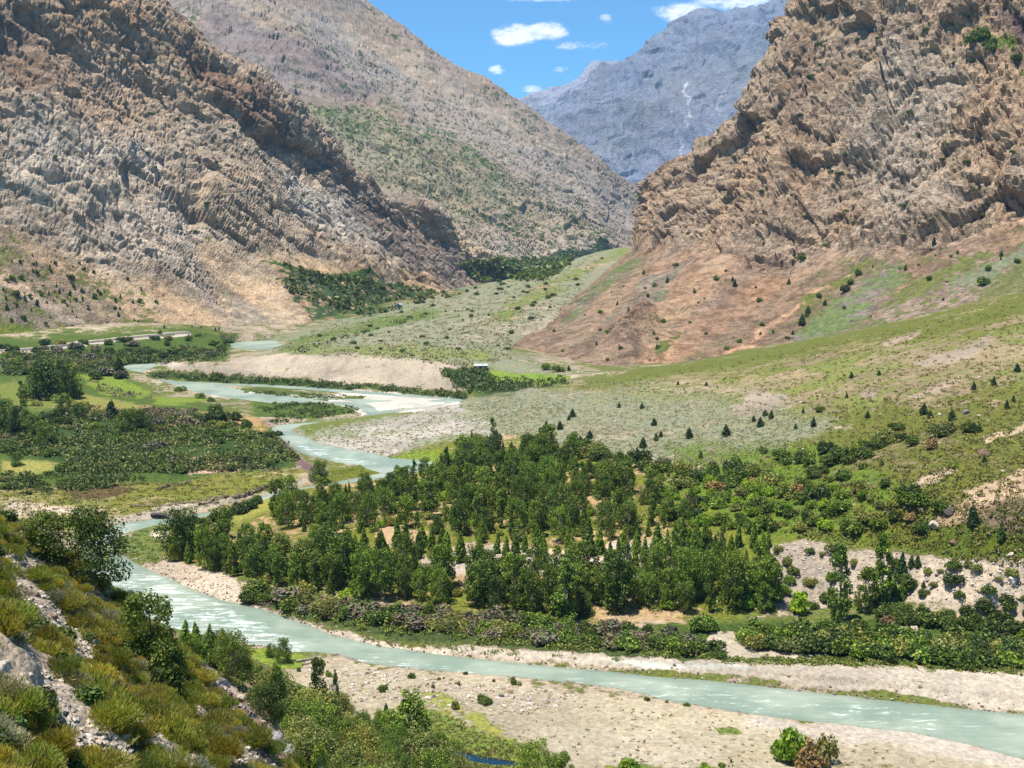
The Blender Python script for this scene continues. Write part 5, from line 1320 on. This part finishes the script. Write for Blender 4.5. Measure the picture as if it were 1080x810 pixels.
# broom and sage on the near slope
HV = [(-10,545),(40,556),(105,615),(148,655),(200,696),(240,735),(330,818),(-10,830)]
chutes = CHUTES
for p, px, py in scatter(HV, 540, .6, ('hillside',), avoid=chutes):
    key = random.choices(['gold', 'lime', 'sagenear', 'dnear'], [5, 3.6, 1.9, .7])[0]
    nm = {'gold':'golden-green broom bush','lime':'green broom bush','sagenear':'grey sage bush','dnear':'dark leafy bush'}[key]
    zn = 'on the upper left of the near hillside' if py < 640 else 'along the lower rim of the near hillside' if px > 180 else 'on the middle of the near hillside' if py < 730 else 'at the near end of the hillside'
    hgt = random.choice([.45, .6, .75, .95, 1.15]) * (.7 if key == 'sagenear' else 1)
    place(key, p, hgt, f'{nm} {zn}', 'shrub', f'{nm}es {zn}', wid=random.uniform(.9, 1.3))
hpts = spread(HV, 3000, ('hillside',), avoid=chutes)
hs = []
def blades(name, cen, k, L, mat, label):
    n = len(cen); c = np.repeat(cen, k, 0) + RNG.normal(size=(n * k, 3)) * np.array([.12, .12, .02])
    ax = RNG.normal(size=(n * k, 3)) * .55 + np.array([0, 0, 1.0]); ax /= np.linalg.norm(ax, axis=1, keepdims=True)
    sd = np.cross(ax, RNG.normal(size=(n * k, 3))); sd /= np.linalg.norm(sd, axis=1, keepdims=True); l = (L * RNG.uniform(.5, 1.4, n * k))[:, None]
    V = np.stack([c - sd * .02, c + sd * .02, c + ax * l + sd * .006, c + ax * l - sd * .006], 1).reshape(-1, 3)
    return tag(link(name, mesh_np(name, V, np.arange(n * k * 4).reshape(-1, 4), mat)), label, 'grass', kind='stuff')
blades('hillside_grass', hpts, 16, .24, M['grassm'], 'dry yellow-green grass covering the near hillside')

# ---- rocks
def rock_mesh(name, seed, cuts=9, sub=2, mat=None, flat=(1, 1, 1)):
    import bmesh
    bm = bmesh.new(); bmesh.ops.create_icosphere(bm, subdivisions=sub, radius=1)
    r = np.random.default_rng(seed)
    for _ in range(cuts):
        nrm = r.normal(size=3); nrm /= np.linalg.norm(nrm); dd = r.uniform(.5, .85)
        for v in bm.verts:
            k = v.co.x * nrm[0] + v.co.y * nrm[1] + v.co.z * nrm[2]
            if k > dd: v.co -= Vector((nrm * (k - dd)).tolist())
    for v in bm.verts: v.co *= 1 + .05 * r.normal(); v.co.x *= flat[0]; v.co.y *= flat[1]; v.co.z *= flat[2]
    me = bpy.data.meshes.new(name); bm.to_mesh(me); bm.free(); me.materials.append(mat); return me
SM = dict(pale=stone_mat('pale_stone', (190,176,158), (168,152,134), (206,196,184)), grey=stone_mat('grey_stone', (140,136,130), (112,108,106), (168,162,154)), brown=stone_mat('brown_stone', (150,124,102), (122,98,80), (176,150,126)),
          dark=stone_mat('dark_stone', (70,66,64), (92,84,80), (110,100,92)), bank=stone_mat('bank_stone', (140,120,104), (104,88,78), (176,160,144), 2.0))
RK = {k: [rock_mesh(k + '_boulder', 400 + i + j * 10, 10, 3, SM[k], fl) for i, fl in enumerate([(1, .8, .7), (1.1, .9, .55), (.9, .8, .9), (1.2, .7, .6)])] for j, k in enumerate(('pale', 'grey', 'brown', 'dark'))}
def rock(kind, p, size, label, group=None):
    o = link('boulder', random.choice(RK[kind])); o.location = (p[0], p[1], p[2] + size * .12); o.scale = (size / 2,) * 3
    o.rotation_euler = (random.gauss(0, .25), random.gauss(0, .25), random.uniform(0, 6.28)); return tag(o, label, 'boulder', group)
for kind, x, y, wpx, lab in [('pale',986,556,15,'large pale grey boulder beside the bushes at the top of the meadow'), ('dark',1002,541,13,'dark cracked boulder behind the large pale grey one'), ('brown',1005,573,10,'tan boulder lying on the meadow below the pale grey one'),
        ('brown',1037,479,13,'tan boulder on the green slope by the upper path'), ('pale',1065,586,8,'pale flat boulder at the lower meadow edge'), ('pale',1068,614,12,'white boulder on the rubble at the right edge'),
        ('pale',950,664,11,'upright pale blue-grey boulder behind the hedge'), ('pale',963,666,14,'low pale boulder right of the upright one behind the hedge'), ('grey',1018,436,11,'blue-grey boulder in the sage patch on the green slope'),
        ('dark',168,545,20,'long dark flat boulder at the river edge below the stone bank'), ('pale',410,761,11,'flat white boulder by the grassy edge of the gravel bar'), ('pale',395,759,8,'pale boulder left of the flat white one'),
        ('dark',186,661,7,'dark wet boulder in the shallows under the rim tree'), ('dark',265,677,7,'dark wet boulder in the rapids near the bank'), ('brown',218,657,5,'reddish boulder in the rapids'), ('dark',178,656,5,'small dark wet boulder in the shallows'),
        ('pale',176,774,20,'big white angular boulder among broom on the near hillside'), ('brown',190,779,12,'brown boulder just right of the big white one'), ('grey',38,676,12,'blue-grey flat boulder in the upper chute'), ('brown',52,673,18,'brown slab beside the blue-grey flat boulder'),
        ('grey',8,735,14,'blue-grey boulder at the left edge of the chute'), ('dark',34,739,9,'black boulder in the chute'), ('brown',64,773,16,'rounded brown boulder between two broom bushes'), ('grey',212,718,10,'grey boulder on the rim path'),
        ('grey',287,783,24,'large grey slab on the rim outcrop'), ('grey',304,797,26,'grey slanting slab at the lower end of the rim outcrop'), ('brown',272,768,18,'brown block at the top of the rim outcrop'), ('pale',317,808,16,'pale slab at the bottom end of the rim outcrop'),
        ('pale',256,738,12,'pale block on the rim above the outcrop'), ('pale',150,762,12,'pale block up-slope of the big white boulder'), ('pale',15,798,14,'white boulder in the bottom left corner'), ('brown',8,706,9,'brown boulder at the left edge above the black one')]:
    h = hit(x, y)
    if h:
        rk = rock(kind, h[0], wpx * h[3] / F, lab)
        if 'flat boulder at the river' in lab: rk.scale = (rk.scale.x, rk.scale.x * .55, rk.scale.x * .3); rk.rotation_euler = (0, 0, .1)
for i, (p, px, py) in enumerate(scatter(HV, 70, .9, ('hillside',))):
    zn = 'in the debris chutes of the near hillside' if py > 660 else 'on the upper near hillside'
    k = random.choice(['pale', 'brown', 'grey'])
    rock(k, p, random.uniform(.25, .75), f'small angular {k} rock {zn}', f'small {k} rocks {zn}')
for poly, num, s0, s1, zn in (([(300,692),(450,712),(600,730),(600,745),(450,735),(380,740),(300,705)], 58, .35, 1.1, 'on the near gravel bar'), ([(780,430),(880,420),(1080,360),(1080,560),(960,580),(860,500)], 50, .4, 1.3, 'on the right green slope'),
                              ([(640,430),(800,420),(850,450),(760,485),(600,470)], 28, .4, 1.2, 'on the pale sage slope'), ([(815,575),(870,580),(1000,592),(1080,592),(1080,638),(940,630),(820,640)], 50, .4, 1.2, 'on the scarp above the hedge')):
    for p, px, py in scatter(poly, num, 1.2, G_):
        k = random.choice(['pale', 'pale', 'brown', 'grey'])
        rock(k, p, random.uniform(s0, s1), f'{k} rock lying {zn}', f'{k} rocks {zn}')
OCT = np.array([(1,0,0),(0,1,0),(-1,0,0),(0,-1,0),(0,0,1),(0,0,-1),(.7,.7,.5),(-.7,.7,.5),(-.7,-.7,.5),(.7,-.7,.5)], float)
OF = np.array([(4,0,6),(4,6,1),(4,1,7),(4,7,2),(4,2,8),(4,8,3),(4,3,9),(4,9,0),(6,0,1),(7,1,2),(8,2,3),(9,3,0),(5,1,0),(5,2,1),(5,3,2),(5,0,3)])
def stones(name, cen, s0, s1, mat, label, pw=2.5):
    n = len(cen); s = s0 + (s1 - s0) * RNG.uniform(0, 1, n) ** pw
    V = OCT[None] * RNG.uniform(.7, 1.2, (n, 10, 1)) * RNG.uniform(.6, 1.1, (n, 1, 3)) * (s * .5)[:, None, None]
    a = RNG.uniform(0, 6.28, n); ca, sa = np.cos(a), np.sin(a)
    X = V[..., 0] * ca[:, None] - V[..., 1] * sa[:, None]; Y = V[..., 0] * sa[:, None] + V[..., 1] * ca[:, None]
    V = np.stack([X, Y, V[..., 2] * .8], -1) + cen[:, None]
    return tag(link(name, mesh_np(name, V.reshape(-1, 3), (OF[None] + np.arange(n)[:, None, None] * 10).reshape(-1, 3), mat)), label, 'stones', kind='stuff')
stones('hillside_rubble', spread(HV, 6500, ('hillside',)), .06, .4, SM['pale'], 'loose rubble strewn over the near hillside')
stones('rim_rubble', spread([(200,695),(240,728),(325,808),(325,815),(290,812),(225,740)], 1300, ('hillside',)), .12, .8, SM['bank'], 'broken rock along the rim of the near hillside')
# cobbles piled along the waterline
bank = []
for poly, step in ((R_NEAR, .55), (R_FAR, 3)):
    q = on0(poly)
    for (ax, ay), (bx, by) in zip(q, q[1:] + q[:1]):
        L = math.hypot(bx - ax, by - ay); nx, ny = -(by - ay) / L, (bx - ax) / L
        st = step if min(ay, by) < 330 else 2.2
        for _ in range(int(L / st * 3.2)):
            t = random.random(); o_ = random.gauss(0, 1.0 if min(ay, by) < 330 else 1.8)
            x, y = ax + (bx - ax) * t + nx * o_, ay + (by - ay) * t + ny * o_
            z = down(x, y, ('ground',))
            if z is not None and z > -.25: bank.append((x, y, z))
stones('bank_cobbles', np.array(bank), .2, .85, SM['bank'], 'brown and grey cobbles lining both river banks', 1.8)
stones('bar_gravel', np.concatenate([spread([(300,690),(450,712),(600,730),(800,758),(950,780),(1090,806),(1090,815),(520,815),(420,745),(330,715)], 1500, G_), spread([(640,694),(800,700),(1090,706),(1090,748),(900,724),(700,704)], 700, G_)]), .06, .38, SM['pale'], 'pale gravel scattered over the river bars')
stones('bar_stones', spread([(325,697),(450,713),(600,731),(640,742),(560,752),(460,745),(370,735),(320,715)], 520, G_), .3, 1.3, SM['pale'], 'pale and tan stones strewn along the near bar', 2)
stones('scarp_rubble', np.concatenate([spread([(812,576),(850,568),(1000,588),(1090,590),(1090,640),(940,634),(820,645)], 1500, G_), spread([(440,585),(560,580),(640,590),(640,604),(450,604)], 400, G_), spread([(150,600),(170,590),(210,592),(250,608),(262,635),(240,634),(190,618)], 500, G_), spread([(310,455),(440,434),(520,422),(600,430),(540,450),(410,484)], 1500, G_)]), .2, .8, SM['pale'], 'pale rubble on the scarps and the gravel slope')

# ---- stone walls, road, huts, driftwood
def stone_wall(ptsx, hgt, label, th=.5):
    c = []
    W = [hit(x, y, G_)[0] for x, y in ptsx]
    for a, b in zip(W[:-1], W[1:]):
        L = (b - a).length
        for _ in range(int(L * 9)):
            t = random.random(); q = a.lerp(b, t); zz = down(q.x, q.y, G_) or q.z
            c.append((q.x + random.gauss(0, th * .3), q.y + random.gauss(0, th * .3), zz + random.uniform(0, hgt)))
    o = stones('stone_wall', np.array(c), .35, .75, SM['bank'], label, 1); del o['kind']; o['category'] = 'wall'; return o
stone_wall([(168,517),(178,513),(190,512),(202,509)], .9, 'short dry-stone wall at the head of the grassy left bank')
stone_wall([(208,533),(225,528),(245,525),(262,521),(283,513)], .8, 'long low dry-stone wall along the upper river bank')
stone_wall([(140,534),(165,534),(205,530),(240,522)], .25, 'low broken stone line across the grassy left bank', .8)

def ribbon(name, pix, width, mat, lift=.25, only=('ground', 'left_mountain')):
    W = [hit(x, y, only)[0] for x, y in pix]; S = []
    for a, b in zip(W[:-1], W[1:]):
        k = max(2, int((b - a).length / 6)); S += [a.lerp(b, i / k) for i in range(k)]
    S.append(W[-1]); S = np.array([s[:] for s in S])
    for _ in range(6): S[1:-1] = (S[:-2] + 2 * S[1:-1] + S[2:]) / 4
    T = np.gradient(S, axis=0); T[:, 2] = 0; T /= np.linalg.norm(T, axis=1, keepdims=True); Nn = np.stack([-T[:, 1], T[:, 0], 0 * T[:, 0]], 1)
    rows_ = []
    for o_, dz in ((-.75, -2.5), (-.5, 0), (.5, 0), (.75, -2.5)):
        q = S + Nn * width * o_; z = np.array([max(down(a, b, only) or c, c) for a, b, c in S])
        q = q.copy(); q[:, 2] = z + lift + dz; rows_.append(q)
    V = np.concatenate(rows_); n_ = len(S)
    return tag(link(name, mesh_np(name, V, grid_faces(4, n_), mat, smooth_=False)), kind='structure')
ribbon('road', [(-60,372),(0,371),(40,368),(75,363),(110,359),(140,356),(170,353),(198,351)], 4.5, plain_mat('road_gravel', (158,148,134), .95, .25, .5), .8)

def hut(px, py, w_, d_, h_, rz, wall_c, roof_c, label, only=None):
    h = hit(px, py, only)
    if not h: return
    e = bpy.data.objects.new('hut', None); C.objects.link(e); e.location = h[0]; e.rotation_euler = (0, 0, rz); tag(e, label, 'hut')
    def box(name, x0, x1, y0, y1, z0, z1, m, par=e):
        V = np.array([(x, y, z) for x in (x0, x1) for y in (y0, y1) for z in (z0, z1)], float)
        return link(name, mesh_np(name, V, np.array([(0,1,3,2),(4,6,7,5),(0,4,5,1),(2,3,7,6),(0,2,6,4),(1,5,7,3)]), m), par)
    wm_ = plain_mat('hut_wall', wall_c, .9, .15, .8); rm_ = plain_mat('hut_roof', roof_c, .6, .12, .8); dm_ = plain_mat('hut_door', (92,74,60), .8); gm = plain_mat('hut_glass', (60,70,80), .3); fm_ = plain_mat('hut_frame', (170,164,150), .7)
    box('wall', -w_/2, w_/2, -d_/2, d_/2, -1, h_, wm_)
    V = np.array([(-w_/2-.3,-d_/2-.3,h_+.01),(w_/2+.3,-d_/2-.3,h_+.01),(w_/2+.3,d_/2+.3,h_+.01),(-w_/2-.3,d_/2+.3,h_+.01),(-w_/2-.3,0,h_+h_*.35),(w_/2+.3,0,h_+h_*.35)])
    me = bpy.data.meshes.new('roof'); me.from_pydata(V.tolist(), [], [(0,1,5,4),(2,3,4,5),(1,2,5),(3,0,4),(0,3,2,1)]); me.materials.append(rm_); link('roof', me, e)
    box('door', -.5, .5, -d_/2-.06, -d_/2+.02, 0, 2.0, dm_)
    for x in (-w_*.32, w_*.32): fr = box('window', x-.5, x+.5, -d_/2-.05, -d_/2+.02, .95, 1.95, fm_); box('pane', x-.4, x+.4, -d_/2-.08, -d_/2-.03, 1.05, 1.85, gm, fr)
hut(420, 325, 6, 4.5, 2.8, .2, (190,188,186), (140,150,170), 'small white hut with blue-grey roof at the end of the far pale fan', ('ground', 'left_mountain'))
hut(510, 291, 7, 5, 2.8, -.2, (170,172,180), (130,142,166), 'tiny blue-roofed hut below the far road', None)
hut(507, 390, 6, 4, 2.2, .1, (150,138,124), (184,184,184), 'low stone hut with white roof at the left end of the bright green field', G_)

def driftwood(x0, y0, x1, y1, r_, label, seed):
    a = hit(x0, y0, G_)[0]; b = hit(x1, y1, G_)[0]; rr_ = np.random.default_rng(seed)
    P_ = [np.array(a.lerp(b, t)[:]) + rr_.normal(size=3) * .08 + np.array([0, 0, r_]) for t in np.linspace(0, 1, 6)]
    parts_ = [tube(P_, [r_, r_ * .95, r_ * .85, r_ * .7, r_ * .5, r_ * .25], 7)]
    for t in (2, 3): parts_.append(tube([P_[t], P_[t] + np.array([.3, .4, .5]), P_[t] + np.array([.5, .9, .8])], [r_ * .4, r_ * .25, r_ * .1], 5))
    V, Fc = cat(parts_); tag(link('driftwood', mesh_np('driftwood', V, Fc, BARK, smooth_=True)), label, 'driftwood')
driftwood(312, 699, 340, 694, .22, 'weathered grey log lying on the bank right of the lone round tree', 1)
driftwood(318, 702, 334, 699, .14, 'thin grey branch lying in front of the weathered log', 2)
print('near', time.time() - T0)
# ------------------------------------------------------------------ sun, sky, clouds, air
sc = bpy.context.scene
w = bpy.data.worlds.new('World'); sc.world = w; w.use_nodes = True
nt = w.node_tree; nt.nodes.clear()
SUN = Vector((-.24, -.12, .92)).normalized()
el = math.asin(SUN.z); rot = math.atan2(SUN.x, SUN.y)
sky = nt.nodes.new('ShaderNodeTexSky'); sky.sky_type = 'NISHITA'; sky.sun_disc = False
sky.sun_elevation = el; sky.sun_rotation = rot; sky.altitude = 3000; sky.air_density = 1.0; sky.dust_density = .3; sky.ozone_density = 2.2
tc = nt.nodes.new('ShaderNodeTexCoord'); vm = nt.nodes.new('ShaderNodeVectorMath'); vm.operation = 'NORMALIZE'
nt.links.new(tc.outputs['Generated'], vm.inputs[0])
def wm(op, a, b=None, clamp=False):
    nd = nt.nodes.new('ShaderNodeMath'); nd.operation = op; nd.use_clamp = clamp
    for i, v in enumerate((a, b)):
        if v is None: continue
        if isinstance(v, (int, float)): nd.inputs[i].default_value = v
        else: nt.links.new(v, nd.inputs[i])
    return nd.outputs[0]
sep = nt.nodes.new('ShaderNodeSeparateXYZ'); nt.links.new(vm.outputs[0], sep.inputs[0])
az = wm('ARCTAN2', sep.outputs[0], sep.outputs[1]); elv = wm('ARCSINE', sep.outputs[2])
cv = nt.nodes.new('ShaderNodeCombineXYZ'); nt.links.new(az, cv.inputs[0]); nt.links.new(elv, cv.inputs[1])
nz = nt.nodes.new('ShaderNodeTexNoise'); nz.inputs['Scale'].default_value = 85; nz.inputs['Detail'].default_value = 6; nz.inputs['Roughness'].default_value = .7
mp = nt.nodes.new('ShaderNodeMapping'); mp.inputs['Scale'].default_value = (.7, 1.3, 1); nt.links.new(cv.outputs[0], mp.inputs[0]); nt.links.new(mp.outputs[0], nz.inputs['Vector'])
cov = None
CL = []
def cloud(px, py, wx, wy, a):
    d = Vector(ray(px, py).tolist()).normalized()
    CL.append((math.atan2(d.x, d.y), math.asin(d.z), wx / F, wy / F, a))
cloud(545, 36, 30, 12, 1.25); cloud(575, 33, 28, 11, 1.25); cloud(535, 42, 22, 9, 1.0); cloud(612, 48, 34, 5, .62); cloud(524, 74, 10, 6, .75); cloud(463, 64, 9, 6, .8); cloud(465, 70, 8, 5, .5)
cloud(720, 12, 36, 12, 1.0); cloud(775, 2, 50, 9, 1.1); cloud(640, 20, 10, 6, .6); cloud(560, 94, 14, 5, .6); cloud(594, 74, 12, 5, .5); cloud(630, 73, 16, 5, .5); cloud(570, -1, 55, 3.5, .7); cloud(590, -90, 160, 25, .8); cloud(300, -200, 200, 40, .7); cloud(820, 3, 30, 9, .9)
for a0, e0, wx, wy, am in CL:
    dx = wm('DIVIDE', wm('SUBTRACT', az, a0), wx); dy = wm('DIVIDE', wm('SUBTRACT', elv, e0), wy)
    q = wm('MULTIPLY', wm('SUBTRACT', 1.0, wm('ADD', wm('MULTIPLY', dx, dx), wm('MULTIPLY', dy, dy)), True), am)
    cov = q if cov is None else wm('MAXIMUM', cov, q)
dens = wm('ADD', cov, wm('MULTIPLY', wm('SUBTRACT', nz.outputs['Fac'], .5), 2.9))
dens = wm('MULTIPLY', dens, wm('MULTIPLY', cov, 6.0, True))
mr = nt.nodes.new('ShaderNodeMapRange'); mr.interpolation_type = 'SMOOTHSTEP'; nt.links.new(dens, mr.inputs[0]); mr.inputs[1].default_value = .1; mr.inputs[2].default_value = 1.25
tint = nt.nodes.new('ShaderNodeMix'); tint.data_type = 'RGBA'; tint.blend_type = 'MULTIPLY'; tint.inputs[0].default_value = 1
nt.links.new(sky.outputs[0], tint.inputs[6]); tint.inputs[7].default_value = SKY_TINT
mx = nt.nodes.new('ShaderNodeMix'); mx.data_type = 'RGBA'; nt.links.new(mr.outputs[0], mx.inputs[0]); nt.links.new(tint.outputs[2], mx.inputs[6]); mx.inputs[7].default_value = (*[CLOUD_V * q for q in (1.0, 1.02, 1.06)], 1)
bg = nt.nodes.new('ShaderNodeBackground'); bg.inputs[1].default_value = SKY_S; nt.links.new(mx.outputs[2], bg.inputs[0])
wo = nt.nodes.new('ShaderNodeOutputWorld'); nt.links.new(bg.outputs[0], wo.inputs[0])
sl = bpy.data.lights.new('sun', 'SUN'); so = bpy.data.objects.new('sun', sl); C.objects.link(so)
sl.energy = SUN_E; sl.angle = math.radians(.5); sl.color = (1, .955, .88)
so.rotation_euler = SUN.to_track_quat('Z', 'Y').to_euler(); so.location = (0, 0, 600)
if HAZE:
    hm = N('haze_air'); pvn = hm.n('ShaderNodeVolumePrincipled'); pvn.inputs['Density'].default_value = HAZE; pvn.inputs['Color'].default_value = (.36, .66, 1.0, 1); pvn.inputs['Anisotropy'].default_value = 0.0
    hm.l(pvn.outputs[0], hm.out.inputs['Volume'])
    x0, x1, y0, y1, z0, z1 = -7000, 7000, -300, 9500, -900, 3200
    hv_ = np.array([(x, y, z) for x in (x0, x1) for y in (y0, y1) for z in (z0, z1)], float)
    hf = np.array([(0,1,3,2),(4,6,7,5),(0,4,5,1),(2,3,7,6),(0,2,6,4),(1,5,7,3)])
    tag(link('haze', mesh_np('haze', hv_, hf, hm.m)), kind='stuff')
sc.view_settings.view_transform = 'Standard'; sc.view_settings.look = 'None'; sc.view_settings.gamma = 1; sc.view_settings.exposure = EXPO
sc.cycles.max_bounces = 5; sc.cycles.diffuse_bounces = 2; sc.cycles.glossy_bounces = 1; sc.cycles.transmission_bounces = 2; sc.cycles.volume_bounces = 0; sc.cycles.transparent_max_bounces = 4
sc.cycles.use_denoising = True
sc.cycles.caustics_reflective = False
print('total script', time.time() - T0, NCOUNT)
